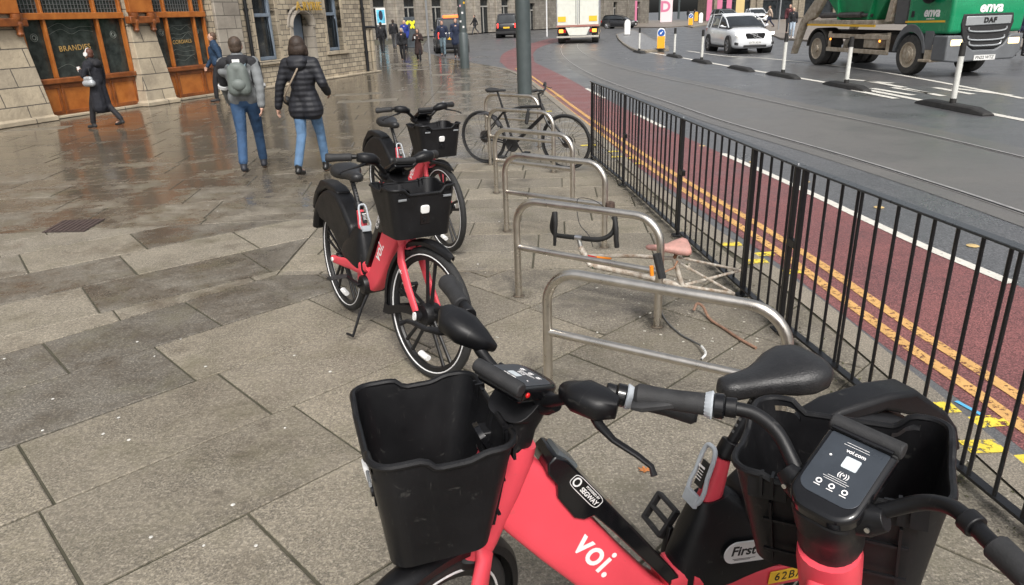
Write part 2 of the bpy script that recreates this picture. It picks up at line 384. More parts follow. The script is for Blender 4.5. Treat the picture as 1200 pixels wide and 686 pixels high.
me.from_pydata(vs, [], fs); ca_ = me.color_attributes.new('slab', 'FLOAT_COLOR', 'POINT')
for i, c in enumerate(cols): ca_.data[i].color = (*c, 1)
bm = bmesh.new(); bm.from_mesh(me); bmesh.ops.recalc_face_normals(bm, faces=bm.faces); bm.to_mesh(me); bm.free()
o = bpy.data.objects.new('pavement', me); C.objects.link(o); me.materials.append(SLAB); struct(o)
# ---- red lane, lines, tracks
yel_in = [(2.5, -3), (2.47, 1.5), (2.44, 2.9), (2.41, 3.4), (2.36, 3.9), (2.32, 4.6), (2.24, 5.9), (1.86, 9.5), (1.42, 14.95), (1.12, 19.6), (.75, 25), (.45, 29.5)]
red_r = [(4.1, -3), (3.95, 1.5), (3.75, 4.0), (3.60, 5.0), (3.46, 6.0), (3.28, 8.2), (3.0, 10.8), (2.72, 13.6), (2.35, 18.6), (2.02, 24.2), (1.35, 33), (1.0, 40)]
def band(name, A, B, z, m):
    A, B = smooth(A), smooth(B); n = len(A); mb = MB(); mb.add([(p.x, p.y, z) for p in A] + [(p.x, p.y, z) for p in B], [(i, n + i, n + i + 1, i + 1) for i in range(n - 1)]); return struct(mb.build(name, m))
red_l = [(x - .13 + (.0 if y < 25 else -.2), y) for x, y in yel_in[:-1]] + [(-.15, 34)]
band('red_lane', red_l, red_r, ROADZ + .004, REDA)
band('red_lane_mouth', [(-.2, 33.8), (.0, 42), (1.2, 52), (2.5, 58), (4, 66)], [(1.35, 33), (1.7, 42), (2.6, 50), (4.2, 57), (6.2, 63)], ROADZ + .0045, REDA)
strip('yellow_line', yel_in, .040, ROADZ + .008, YEL); strip('yellow_line', yel_in, .040, ROADZ + .008, YEL, .185)
wl = MB()
S = red_r
for a, b in ((4.77, 11.4), (12.7, 16.0), (17.6, 20.6), (22, 25.5), (27, 31)):
    pts = [p for p in smooth(red_r, 12) if a <= p.y <= b]; strip('', [(p.x, p.y) for p in pts[::6]], .05, ROADZ + .008, None, .0, merge=wl)
struct(wl.build('white_lane_line', WPT))
tram2 = [(5.4, -3), (5.15, 3), (4.97, 6.5), (4.84, 8), (4.6, 9.8), (4.25, 11.8), (3.98, 13.5), (3.75, 15.8), (3.3, 20), (2.95, 25), (2.85, 32), (3.1, 40), (3.9, 50), (5.4, 60)]
tram1 = [(7.3, -3), (6.95, 5), (6.72, 9.1), (6.5, 11.5), (6.1, 14.0), (5.72, 16.8), (5.3, 20.0), (4.85, 23), (4.42, 27), (4.15, 32), (4.2, 40), (4.9, 50), (6.4, 60)]
cm = [((a[0] + b[0]) / 2, (a[1] + b[1]) / 2) for a, b in zip(tram1[:3] + tram1[3:], tram2)]
band('tram_track_bed', [(x - .35, y) for x, y in tram2], [(x + .45, y) for x, y in tram1 + [(7, 64)]], ROADZ + .004, CONC)
RAIL = mat('tram rail steel', (.50, .48, .46), .42, .6, n_scale=12, n_amt=.25); GRV = mat('rail groove', (.012, .012, .012), .8)
ra, gr_ = MB(), MB()
for tr in (tram1, tram2):
    strip('', tr, .03, ROADZ + .0085, None, .0, merge=ra); strip('', tr, .016, ROADZ + .0125, None, -.035, merge=gr_); strip('', tr, .008, ROADZ + .009, None, -.062, merge=ra)
struct(ra.build('tram_rails', RAIL)); struct(gr_.build('tram_rail_grooves', GRV))
# lane divider white edge line and markings under the bollards
dv = [(9.3, -3), (8.95, 5), (8.75, 10), (8.66, 14), (8.58, 18.3), (8.32, 21.9), (8.05, 25.3), (7.85, 29), (7.6, 33), (7.2, 38)]
strip('white_edge_line', dv, .09, ROADZ + .006, WPT, .10)
lt = MB()
for (u0, v0, u1, v1) in ((990, 93, 1046, 98), (1015, 95, 1060, 103), (1046, 103, 1090, 110), (1060, 104, 1105, 113), (1095, 103, 1140, 111), (1118, 104, 1185, 112), (1000, 106, 1050, 116), (1022, 104, 1070, 112)):
    a, b = G(u0, v0, ROADZ), G(u1, v1, ROADZ); d = (b - a).normalized(); nn = Vector((-d.y, d.x, 0)) * .085; z = ROADZ + .0075
    lt.add([(q.x, q.y, z) for q in (a - nn, b - nn, b + nn, a + nn)], [(0, 1, 2, 3)])
struct(lt.build('road_lettering', WPT))
strip('white_lane_line', g2([(1200, 116), (1087, 94), (1000, 80), (900, 69), (850, 66), (805, 60)]), .07, ROADZ + .006, WPT)
# darker strip / patch of asphalt either side, gutter
strip('gutter', [(x + .12, y) for x, y in kerb[:12]], .11, ROADZ + .003, roadmat('gutter asphalt', (.085, .085, .088), (.12, .12, .12), .3, .6, .7))
# traffic island
isl = g2([(722, 42), (724, 47), (730, 53), (738, 58.5), (746, 62), (758, 62.3), (772, 61), (784, 60), (783, 57), (765, 48), (752, 40), (742, 36)])
mb = MB(); mb.prism(isl, ROADZ - .02, ROADZ + .12, 'xy'); struct(mb.build('traffic_island_kerb', KERB, bevel=.02))
cx = sum(p[0] for p in isl) / len(isl); cy = sum(p[1] for p in isl) / len(isl)
sheet('traffic_island_setts', [(cx + (x - cx) * .93, cy + (y - cy) * .93) for x, y in isl], ROADZ + .124, roadmat('grey setts', (.12, .12, .12), (.25, .25, .25), .3, .6, 1, 1.5, 9))
# far pavement on the right
FP = roadmat('far paving', (.17, .145, .12), (.24, .205, .17), .35, .6, .6)
fp = g2([(1260, 62), (1195, 58), (1100, 55), (960, 50), (915, 47), (895, 38), (893, 30), (880, 26), (1000, 19), (1300, 19)])
mb = MB(); mb.prism(fp, ROADZ - .02, ROADZ + .11, 'xy'); struct(mb.build('far_pavement', FP))
fp2 = g2([(690, 32), (780, 33), (850, 28), (850, 24), (690, 25.5)])
mb = MB(); mb.prism(fp2, ROADZ - .02, ROADZ + .11, 'xy'); struct(mb.build('far_crossing_pavement', FP))
isl2 = g2([(803, 31.5), (812, 33), (826, 30.5), (838, 29), (833, 27.5), (815, 29)])
mb = MB(); mb.prism(isl2, ROADZ - .02, ROADZ + .12, 'xy'); struct(mb.build('small_traffic_island', KERB))
# loading marks on kerb
ym = MB()
for (u, v, du, dvv) in ((640, 131, 9, 0), (690, 171, 10, 0),(655,113,9,0)): 
    a = G(u, v, .004); ym.add([(a.x - .12, a.y, .004), (a.x + .12, a.y, .004), (a.x + .12, a.y + .1, .004), (a.x - .12, a.y + .1, .004)], [(0, 1, 2, 3)])
def mark(x0, x1, y, hw, z, sk=0): ym.add([(x0, y - hw, z), (x1, y - hw + sk, z), (x1, y + hw + sk, z), (x0, y + hw, z)], [(0, 1, 2, 3)])
for y in (2.62, 2.95, 5.15, 5.6, 9.6, 10.0):
    kx = 2.12 if y < 4 else (1.98 if y < 5.3 else (1.92 if y < 7 else 1.58))
    mark(kx - .17, kx - .01, y, .05, .0055); mark(kx + .02, kx + .28, y + .02, .05, ROADZ + .0075, .02)
struct(ym.build('yellow_kerb_marks', YEL2))
ym = MB()
for u_, v_ in ((944, 213), (1030, 243), (1140, 288), (882, 190), (823, 171)): p_ = G(u_, v_, ROADZ + .006); ym.lathe([(.0001, .003), (.045, .003), (.05, 0)], p_, n=12)
struct(ym.build('yellow_road_dots', mat('faded yellow dot', (.55, .40, .18), .6)))
mb = MB(); a = G(1130, 480, ROADZ); mb.add([(a.x - .012, a.y + .07, ROADZ + .0078), (a.x + .012, a.y + .075, ROADZ + .0078), (a.x + .06, a.y - .07, ROADZ + .0078), (a.x + .036, a.y - .075, ROADZ + .0078)], [(0, 1, 2, 3)])
struct(mb.build('blue_survey_mark', mat('blue spray paint', (.1, .42, .7), .6)))
# iron grate in the plaza
g0 = [G(u, v, 0) for u, v in ((49, 273), (74, 259), (124, 257), (99, 272))]
t = thing('drain_cover', 'rusty ribbed iron drain cover set flush in the wet plaza paving', 'drain cover', (*g0[0][:2], 0))
loc = [p - g0[0] for p in g0]; RUST = mat('rusty iron', (.05, .036, .033), .6, n_scale=20, n_amt=.4)
mb = MB(); mb.add([(p.x, p.y, .002) for p in loc] + [(p.x, p.y, .006) for p in loc], [(4, 5, 6, 7), (0, 1, 5, 4), (1, 2, 6, 5), (2, 3, 7, 6), (3, 0, 4, 7)]); mb.build('plate', RUST, t)
mb = MB()
for k in range(9):
    f = (k + .5) / 9; a = loc[0].lerp(loc[3], f); b = loc[1].lerp(loc[2], f); mb.box(((a + b) / 2).xy.to_3d() + V(0, 0, .0075), ((b - a).length * .92, .022, .006), Matrix.Rotation(math.atan2((b - a).y, (b - a).x), 3, 'Z'))
mb.build('ribs', mat('worn rust', (.085, .062, .058), .45, n_scale=20, n_amt=.3), t)
# gum spots and leaf
mb = MB()
for (u, v) in ((121, 509), (139, 490), (151, 516), (62, 468), (181, 418), (241, 430), (177, 630), (239, 640), (273, 592), (334, 502), (212, 398), (50, 505), (387, 436), (5, 421), (161, 401), (244, 241), (255, 248), (30, 205), (240, 200), (345, 417), (640, 358), (750, 372), (700, 390), (600, 470), (725, 610), (300, 640), (640, 610),(585,260),(560,310)):
    p = G(u, v, 0); r = random.uniform(.006, .010); mb.lathe([(.0001, .003), (r * .7, .003), (r, .001)], (p.x, p.y, .001), n=9)
struct(mb.build('chewing_gum_spots', mat('old chewing gum', (.55, .54, .5), .7, n_scale=60, n_amt=.2)), 'stuff')
p = G(755, 552, 0); mb = MB(); pts = []
for k in range(18):
    a = 2 * math.pi * k / 18; rr = .026 * (1 if k % 3 else .55) * (1.2 if k % 6 == 1 else 1); pts.append((rr * math.cos(a), rr * .8 * math.sin(a), .004 + .006 * ((k % 3) / 3)))
mb.add([(0, 0, .006)] + pts, [(0, 1 + k, 1 + (k + 1) % 18) for k in range(18)]); o = mb.build('fallen_leaf', mat('orange leaf', (.45, .17, .05), .6, n_scale=80, n_amt=.3)); o.location = (p.x, p.y, .002)
tag(o, 'small orange fallen leaf lying on the paving beyond the brake lever', 'leaf')
# ------------------------------------------------------------------ text
def text_mesh(name, body, size, m, parent, M, depth=.0012, bold=0., shear=0., space=1.):
    cu = bpy.data.curves.new(name, 'FONT'); cu.body = body; cu.size = size; cu.extrude = depth / 2; cu.align_x = 'CENTER'; cu.align_y = 'CENTER'; cu.offset = bold; cu.shear = shear; cu.space_character = space; cu.resolution_u = 4
    to = bpy.data.objects.new('tmp', cu); C.objects.link(to); dg = bpy.context.evaluated_depsgraph_get(); dg.update()
    me = bpy.data.meshes.new_from_object(to.evaluated_get(dg)); bpy.data.objects.remove(to); bpy.data.curves.remove(cu)
    me.transform(M); me.materials.clear(); me.materials.append(m); o = bpy.data.objects.new(name, me); C.objects.link(o); o.parent = parent; return o
def basis(o, x, y):
    """matrix with local x and y axes given"""
    x = Vector(x).normalized(); y = Vector(y); z = x.cross(y).normalized(); y = z.cross(x)
    return Matrix(((x.x, y.x, z.x, o[0]), (x.y, y.y, z.y, o[1]), (x.z, y.z, z.z, o[2]), (0, 0, 0, 1)))
def sup(hw, hh, n=20, e=4.):
    out = []
    for k in range(n):
        q = 2 * math.pi * k / n + math.pi / n; c, s = math.cos(q), math.sin(q)
        out.append((hw * math.copysign(abs(c) ** (2 / e), c), hh * math.copysign(abs(s) ** (2 / e), s)))
    return out
# ------------------------------------------------------------------ rental bicycle
WB, RAD, HUBX = 1.15, .36, -.07
AO = Vector((1.092, 0, .345)); AX = Vector((-math.cos(R_(66.6)), 0, math.sin(R_(66.6))))
def wheel_parts(parent, name, hubx, front):
    w_ = bpy.data.objects.new(name, None)
    mb = MB(); mb.tube([(RAD * .935 * math.cos(a), 0, RAD * .935 * math.sin(a)) for a in [2 * math.pi * k / 56 for k in range(56)]], .024, 10, closed=True, flat=1., upv=Vector((0, 1, 0)))
    root = mb.build(name, mat('tyre rubber', (.018, .018, .018), .75, n_scale=60, n_amt=.3, bump=.3, b_scale=300), parent); root.location = (hubx, 0, .345)
    mb = MB(); r0 = RAD - .047
    mb.lathe([(r0, -.013), (r0, .013), (r0 - .02, .011), (r0 - .026, 0), (r0 - .02, -.011)], axis='y', n=56, closed=True)
    for k in range(5):
        for d in (-.16, .16):
            a = 2 * math.pi * k / 5 + .3; p0 = V(.045 * math.cos(a + d * 2.2), 0, .045 * math.sin(a + d * 2.2)); p1 = V((r0 - .012) * math.cos(a + d * .75), 0, (r0 - .012) * math.sin(a + d * .75))
            mb.tube([p0, p0.lerp(p1, .5), p1], [.013, .010, .012], 8, flat=.8, upv=V(0, 1, 0))
    mb.lathe([(.001, -.05), (.052 if front else .035, -.047), (.06 if front else .04, -.03), (.06 if front else .04, .03), (.052 if front else .035, .047), (.001, .05)], axis='y', n=24)
    mb.build('rim', BLK, root)
    mb = MB()
    for s in (-1, 1): mb.tube([((RAD - .040) * math.cos(a), s * .0185, (RAD - .040) * math.sin(a)) for a in [2 * math.pi * k / 56 for k in range(56)]], .0034, 6, closed=True, upv=V(0, 1, 0))
    mb.build('reflective_stripe', mat('reflective white', (.8, .8, .8), .5), root)
    mb = MB()
    for a in (R_(262),):
        mb.tube([((r0 - .055) * math.cos(a + d), 0, (r0 - .055) * math.sin(a + d)) for d in (-.14, 0, .14)], .016, 8, flat=1.2, upv=V(0, 1, 0))
    mb.build('spoke_reflector', WHT, root)
    return root
def make_voi():
    t = thing('rental_bicycle', 'x', 'bicycle'); st = []          # st: parts that turn with the handlebar
    # frame
    mb = MB()
    top = [(.815, .925, .13), (.80, .885, .165), (.74, .80, .17), (.66, .70, .158), (.56, .565, .14), (.47, .445, .125), (.415, .36, .12)]
    ctr = []
    path, prof = [], []
    for i, (x, z, h) in enumerate(((.872, .845, .13), (.845, .805, .165), (.795, .735, .168), (.72, .635, .158), (.62, .505, .143), (.53, .395, .135), (.46, .335, .13), (.37, .315, .13), (.27, .33, .12))):
        path.append((x, 0, z)); prof.append(sup(.036 if i < 3 else .043, h / 2, 24, 5))
    mb.sweep(path, prof, V(0, 0, 1) if 0 else V(0, 1, 0).cross(V(0, 0, 1)) if 0 else V(0, 0, 1))
    # head tube
    hp = [(.945, .64), (.93, .68), (.905, .745), (.88, .81), (.845, .885), (.83, .92)]
    mb.sweep([(x, 0, z) for x, z in hp], [sup(.040, .042, 20, 2.3), sup(.047, .050, 20, 2.3), sup(.050, .054, 20, 2.4), sup(.055, .062, 20, 2.5), sup(.056, .060, 20, 2.5), sup(.053, .055, 20, 2.3)], V(1, 0, 0))
    # seat tube
    mb.sweep([(.395, 0, .33), (.33, 0, .56), (.3, 0, .64), (.272, 0, .735)], [sup(.032, .04, 16, 2.5), sup(.031, .036, 16, 2.5), sup(.028, .03, 16, 2.3), sup(.021, .022, 16, 2.)], V(1, 0, 0))
    # base deck and stays
    mb.sweep([(.44, 0, .42), (.36, 0, .405), (.28, 0, .395)], [sup(.052, .035, 16, 3), sup(.056, .05, 16, 4), sup(.056, .045, 16, 4)], V(0, 0, 1))
    for s in (-1, 1): mb.sweep([(.38, s * .052, .40), (.2, s * .064, .385), (.05, s * .068, .36), (-.07, s * .068, .345), (-.11, s * .068, .345)], [sup(.014, .045, 12, 3), sup(.011, .036, 12, 3), sup(.010, .027, 12, 3), sup(.010, .028, 12, 3), sup(.009, .015, 12, 3)], V(0, 0, 1))
    fr = mb.build('frame', CORAL, t, bevel=0, sharp=50)
    # battery cover on the down tube
    pts = [(.745, .878), (.715, .858), (.66, .782), (.55, .632), (.46, .508), (.405, .43), (.43, .405), (.50, .50), (.60, .63), (.652, .692), (.678, .688), (.703, .70), (.742, .765), (.742, .80), (.765, .835), (.765, .862)]
    mb = MB(); mb.prism(pts, -.0485, .0485); bc = mb.build('battery_cover', BLKG, t, bevel=.005)
    mb = MB(); mb.sweep([(.735, 0, .874), (.690, 0, .825)], [sup(.034, .008, 12, 4), sup(.034, .008, 12, 4)], V(1, 0, 0)); mb.build('cover_cap', mat('smoked plastic', (.13, .15, .16), .18), bc)
    dn = Vector((-.375, 0, -.51)).normalized()
    for s in (1, -1):
        X = dn if s > 0 else -dn; Y = V(0, s, 0).cross(X) if 0 else None
        Y = Vector((-dn.z, 0, dn.x)); Y = Y if Y.z > 0 else -Y
        Zs = X.cross(Y); 
        if Zs.y * s < 0: X = -X
        BM_ = basis((.668, s * .0492, .762), X, Y)
        text_mesh('badge_lettering', 'POWERED BY', .0085, TXTW, bc, BM_ @ Matrix.Translation((.010, .0085, 0)), .0006, .0001)
        text_mesh('badge_lettering', 'SEGWAY', .0165, TXTW, bc, BM_ @ Matrix.Translation((.010, -.0045, 0)), .0006, .0004)
        mb = MB(); mb.tube([basis((.668, s * .0490, .762), X, Y) @ V(.056 * (1 if abs(math.cos(a)) > 99 else math.copysign(abs(math.cos(a)) ** .35, math.cos(a))) - .006, .016 * math.copysign(abs(math.sin(a)) ** .5, math.sin(a)), 0) for a in [2 * math.pi * k / 32 for k in range(32)]], .0009, 5, closed=True, upv=V(0, 1, 0))
        mb.lathe([(.008, 0), (.012, 0), (.012, .0008), (.008, .0008)], axis='y', n=16, closed=True, c=basis((.668, s * .0490, .762), X, Y) @ V(-.045 if True else 0, 0, 0)); mb.build('badge_outline', TXTW, bc)
        text_mesh('lettering', 'voi.', .098, TXTW, fr, basis((.643, s * .0438, .575), X, Y), .0008, .0016, space=1.05)
    # controller shroud + rear wheel cover
    mb = MB(); Hx, Hz = HUBX, .345
    arc = [(Hx + .455 * math.cos(R_(a)), Hz + .455 * math.sin(R_(a))) for a in (166, 158, 148, 136, 124, 112, 100, 90, 80)]
    inner = [(Hx + .39 * math.cos(R_(a)), Hz + .39 * math.sin(R_(a))) for a in (162, 150, 140)]
    poly = arc + [(.10, .735), (.17, .67), (.23, .63)] + [(.25, .47), (.12, .40), (.02, .43), (-.08, .50), (-.20, .55), (-.33, .56)] + inner[::-1]
    mb.prism(poly, -.062, .062); cov = mb.build('rear_wheel_cover', BLK, t, bevel=.028, seg=4)
    mb = MB(); mb.prism([(-.50, .60), (-.47, .68), (-.42, .74), (-.30, .83), (-.20, .838), (-.05, .825), (.02, .80), (.0, .77), (-.20, .79), (-.36, .73), (-.46, .60)], -.048, .048); mb.build('cover_ridge', BLK, cov, bevel=.014, seg=3)
    mb = MB(); mb.box((-.505, 0, .53), (.012, .06, .03)); mb.build('tail_light', REDL, cov, bevel=.004)
    mb = MB(); rings = []
    for z, x0, x1, hw in ((.375, .03, .425, .066), (.40, .0, .428, .075), (.47, .06, .415, .074), (.55, .15, .385, .062), (.60, .21, .362, .050), (.635, .255, .345, .036), (.632, .265, .335, .030)):
        rings.append([V((x0 + x1) / 2 + a, b, z + (x1 - x0) * 0) for a, b in sup((x1 - x0) / 2, hw, 28, 3.)])
    for r in rings:
        for p in r: p.z += (p.x - .3) * -.12
    mb.loft(rings); sh = mb.build('seat_tube_shroud', BLK, t, sharp=60)
    # seat post, clamp, saddle
    mb = MB(); pth = [V(.278, 0, .72), V(.135, 0, .965)]; mb.tube(pth, .0145, 14); post = mb.build('seat_post', BLK, t)
    dr = (pth[1] - pth[0]).normalized(); mb = MB()
    fwd_ = V(.87, 0, .48)
    for k in range(9): mb.box(pth[0] + dr * (.09 + .018 * k) + fwd_ * .0143, (.003, .008, .007), Matrix.Rotation(R_(-28), 3, 'Y'))
    mb.build('height_marks', mat('seat post holes', (.10, .10, .10), .6), post)
    mb = MB(); mb.tube([pth[0] + dr * .02, pth[0] + dr * .065], .027, 16); cl = mb.build('seat_clamp', BLK, t, bevel=.003)
    mb = MB(); a0, a1 = V(.345, 0, .625), V(.293, 0, .775); aa = (a1 - a0)
    ring = []
    for k in range(28):
        q = 2 * math.pi * k / 28; c, s_ = math.cos(q), math.sin(q)
        ring.append(a0 + aa * (.5 + .5 * math.copysign(abs(s_) ** .55, s_)) + V(0, .029 * math.copysign(abs(c) ** .55, c) * (1.15 if s_ < 0 else .9), 0) + V(.012, 0, 0))
    mb.tube(ring, .0065, 8, closed=True); mb.box(a0 + V(.014, 0, .012), (.012, .055, .035), Matrix.Rotation(R_(-19), 3, 'Y')); mb.build('clamp_lever', GREY, cl, bevel=.002)
    mb = MB(); mb.box(V(.329, 0, .70), (.004, .03, .07), Matrix.Rotation(R_(-20), 3, 'Y')); mb.build('warning_sticker', TXTB, cl)
    mb = MB(); mb.box(V(.3315, 0, .722), (.002, .025, .005), Matrix.Rotation(R_(-20), 3, 'Y')); [mb.box(V(.3335 + k * .0026, 0, .711 - k * .0075), (.001, .02, .0018), Matrix.Rotation(R_(-20), 3, 'Y')) for k in range(4)]; mb.build('sticker_lines', TXTW, cl)
    mb = MB(); rings = []
    for x, hw, zt, zb in ((-.035, .035, .992, .955), (-.028, .075, 1.004, .942), (.0, .096, 1.016, .928), (.04, .102, 1.018, .922), (.085, .092, 1.008, .924), (.125, .070, .996, .928), (.165, .052, .988, .928), (.205, .044, .985, .926), (.245, .041, .984, .926), (.272, .034, .980, .930), (.288, .015, .970, .942)):
        rings.append([V(.145 + (x - .12) * .88, a, (zt + zb) / 2 + b  - .024) for a, b in sup(hw * .95, (zt - zb) / 2, 28, 2.5)])
    mb.loft(rings); sad = mb.build('saddle', mat('saddle vinyl', (.016, .016, .017), .38, n_scale=50, n_amt=.2, bump=.35, b_scale=260, rv=.08), t, sharp=70)
    mb = MB()
    for s in (-1, 1): mb.tube([(.0, s * .03, .94), (.06, s * .022, .925), (.17, s * .02, .925), (.24, s * .012, .95)], .004, 6)
    mb.box((.13, 0, .93), (.05, .05, .03)); mb.build('saddle_rails', BLKR, sad)
    # drive
    mb = MB(); mb.lathe([(.001, -.075), (.055, -.072), (.06, -.06), (.06, .06), (.055, .072), (.001, .075)], (.40, 0, .30), 'y', 24); mb.build('motor', BLK, t)
    cr = []
    mb = MB(); d = V(-math.cos(R_(75)), 0, math.sin(R_(75))) * .178
    crks = {}
    for s in (-1, 1):
        mb = MB(); p = V(0, s * .085, 0); q = p - d * s; q.y = s * .105; mb.sweep([p, p.lerp(q, .5), q], [sup(.010, .016, 10, 3), sup(.009, .013, 10, 3), sup(.009, .012, 10, 3)], V(0, 1, 0))
        crks[s] = mb.build('crank', BLK, t, bevel=.002); crks[s].location = (.40, 0, .30)
    for s in (-1, 1):
        c = V(0, s * .16, 0) - d * s; c.y = s * .16; mb = MB(); rot = Matrix.Rotation(R_(55 if s < 0 else 10), 3, 'Y')
        for dx in (-.042, 0.0, .042): mb.box(c + rot @ V(dx, 0, 0), (.011, .10, .022), rot)
        for dy in (-.047, .047): mb.box(c + rot @ V(0, dy, 0), (.09, .011, .022), rot)
        pd = mb.build('pedal', BLKR, crks[s], bevel=.003); mb = MB(); [mb.box(c + rot @ V(q_ * .0455, 0, .0), (.002, .05, .012), rot) for q_ in (1,)]; mb.build('pedal_reflector', ORG, crks[s])
    # rear ring guard and kickstand
    mb = MB(); mb.tube([(.42, -.04, .25), (.44, -.10, .16), (.47, -.17, .02), (.47, -.175, .009)], [.010, .009, .008, .008], 8); mb.tube([(.47, -.172, .009), (.41, -.19, .009)], .008, 8); mb.build('kickstand', BLK, t)
    wheel_parts(t, 'rear_wheel', HUBX, False)
    for s in (-1, 1): mb = MB(); mb.lathe([(.001, 0), (.014, 0), (.014, s * .008), (.001, s * .010)], (HUBX, s * .078, .345), 'y', 12); mb.build('axle_cap', WHT, t)
    # basket (frame fixed)
    mb = MB(); NP, NR = 88, 18
    def rr(f, off=0):   # perimeter point fraction -> for height k (0 bottom,1 top)
        pass
    def rrect(cx, hx, hy, rad, f):
        """rounded rectangle perimeter point"""
        hx2, hy2 = hx - rad, hy - rad; segs = [2 * hy2, math.pi / 2 * rad, 2 * hx2, math.pi / 2 * rad] * 2; L = sum(segs); s = (f % 1) * L
        cs = [(hx2, -hy2), (hx2, hy2), (-hx2, hy2), (-hx2, -hy2)]
        for i in range(4):
            e = segs[2 * i]; nx = [(1, 0), (0, 1), (-1, 0), (0, -1)][i]; tx = [(0, 1), (-1, 0), (0, -1), (1, 0)][i]; c0 = cs[i]
            if s <= e: return (cx + c0[0] + nx[0] * rad + tx[0] * s, c0[1] + nx[1] * rad + tx[1] * s)
            s -= e; ar = math.pi / 2 * rad
            if s <= ar:
                a = s / rad; a0 = math.atan2(nx[1], nx[0]); c1 = cs[(i + 1) % 4]; return (cx + c1[0] + rad * math.cos(a0 + a), c1[1] + rad * math.sin(a0 + a))
            s -= ar
        return (cx + hx2 + rad, -hy2)
    def topz(x, y):
        ay = abs(y); z = 1.0
        if x > 1.10: z += .022 * sstep(ay, .085, .12) - .008 * (1 - sstep(ay, .085, .12))
        elif x > 1.03: z += .022 * sstep(x, 1.035, 1.065)
        if x < .93: z += .012 * sstep(ay, .10, .13)
        elif x < 1.0: z += .012 * (1 - sstep(x, .93, .98)) - 0.
        return z
    def bp(f, k, off):
        xt, yt = rrect(1.015, .145 - off, .184 - off, .045, f); xb, yb = rrect(1.035, .105 - off, .152 - off, .04, f); zt = topz(xt, yt); zb = .765 + off
        return V(xb + (xt - xb) * k, yb + (yt - yb) * k, zb + (zt - zb) * k)
    outer = [[bp(f / NP, k / NR, 0) for f in range(NP)] for k in range(NR + 1)]; inn = [[bp(f / NP, k / NR, .005) for f in range(NP)] for k in range(NR + 1)]
    def slot(k, f):
        p = outer[k][f]; return (k == NR - 2) and p.x > 1.10 and .055 < abs(p.y) < .15 and False or (k == NR - 2 and p.x > 1.12 and .085 < abs(p.y) < .14)
    for grid in (outer, inn):
        n0 = len(mb.v); mb.v += [p for r in grid for p in r]
        for k in range(NR):
            for f in range(NP):
                if slot(k, f) or slot(k, (f + 1) % NP) and slot(k, f): continue
                g_ = (f + 1) % NP; mb.f.append((n0 + k * NP + f, n0 + k * NP + g_, n0 + (k + 1) * NP + g_, n0 + (k + 1) * NP + f))
        mb.f.append(tuple(n0 + f for f in range(NP)))
    bk = mb.build('basket', BLK, t, sharp=50)
    mb = MB(); mb.tube([outer[NR][f] + V(0, 0, .001) for f in range(NP)], .0074, 8, closed=True); 
    mb.build('basket_rim', BLK, bk)
    mb = MB()   # ribs on the rear face, notches
    for y in (-.11, -.04, .04, .11): mb.box((.896, y, .87), (.008, .005, .17), Matrix.Rotation(R_(-14), 3, 'Y'))
    for z in (.82, .90): mb.box((.885 + (.93 - z) * .18, 0, z), (.007, .25, .005))
    for y in (-.125, -.105, .105, .125): mb.box((.872, y, .992), (.022, .006, .045))
    for y in (-.115, .115): mb.box((.872, y, .985), (.006, .07, .05))
    mb.build('basket_ribs', BLK, bk)
    mb = MB(); mb.sweep([(.889, 0, .93), (.900, 0, .925)], [sup(.04, .045, 20, 3)] * 2, V(0, 0, 1)); mb.build('mounting_plate', BLKG, bk)
    mb = MB()
    for y, z in ((-.018, .948), (.018, .905), (.018, .948), (-.018, .905)):
        mb.lathe([(.001, .009), (.006, .008), (.006, 0), (.011, 0), (.011, -.002), (.001, -.002)], (.902, y, z), 'x', 10)
    mb.build('screws', CHROME, bk)
    mb = MB(); mb.sweep([(1.151, 0, .915), (1.163, 0, .913)], [sup(.024, .022, 18, 4)] * 2, V(0, 0, 1)); mb.build('basket_badge', WHT, bk, bevel=.003)
    mb = MB(); mb.lathe([(.001, .008), (.013, .006), (.015, 0)], (1.149, 0, .862), 'x', 16); mb.box((1.147, 0, .862), (.008, .05, .05)); mb.build('front_light', BLKG, bk)
    mb = MB(); 
    for s in (-1, 1): mb.sweep([(1.163, s * .125 - .022, .973), (1.163, s * .125 + .022, .973)], [sup(.003, .006, 8, 3)] * 2, V(0, 0, 1))
    mb.build('basket_reflector', mat('dull grey plastic', (.2, .21, .22), .5), bk)
    mb = MB(); mb.box((.955, 0, .765), (.13, .07, .022)); mb.box((.925, 0, .80), (.03, .06, .10), Matrix.Rotation(R_(-12), 3, 'Y')); mb.tube([(.90, .0, .71), (1.0, 0, .755), (1.06, 0, .758)], .016, 10); mb.box((.885, 0, .93), (.05, .05, .06)); mb.build('basket_bracket', BLK, t, bevel=.004)
    # ----- steered parts
    mb = MB()
    for s in (-1, 1):
        mb.sweep([(.945, s * .02, .70), (.95, s * .052, .665), (.975, s * .066, .60), (1.05, s * .070, .47), (1.12, s * .072, .372), (1.135, s * .072, .35)], [sup(.012, .02, 14, 2.5), sup(.016, .026, 14, 2.6), sup(.015, .028, 14, 2.6), sup(.013, .027, 14, 2.6), sup(.011, .024, 14, 2.6), sup(.010, .02, 14, 2.5)], V(0, 1, 0) if 0 else V(1, 0, 1))
    fk = mb.build('fork', CORAL, t, sharp=60); st.append(fk)
    for s in (-1, 1): text_mesh('lettering', 'v.', .04, TXTW, fk, basis((1.0, s * .0858, .555), (-.5 * -s if 0 else (.52 if s < 0 else -.52), 0, .85 if s < 0 else -.85) if 0 else (s * -.5, 0, s * -.0 + 0) if 0 else ((1, 0, 0) if s < 0 else (-1, 0, 0)), (0, 0, 1)), .0008, .0006)
    mb = MB(); mb.lathe([(.001, .62), (.045, .622), (.05, .635), (.05, .652), (.043, .66), (.001, .662)], (.948 - 0, 0, 0.), 'z', 20); cr_ = mb.build('crown_ring', BLK, t); st.append(cr_)
    
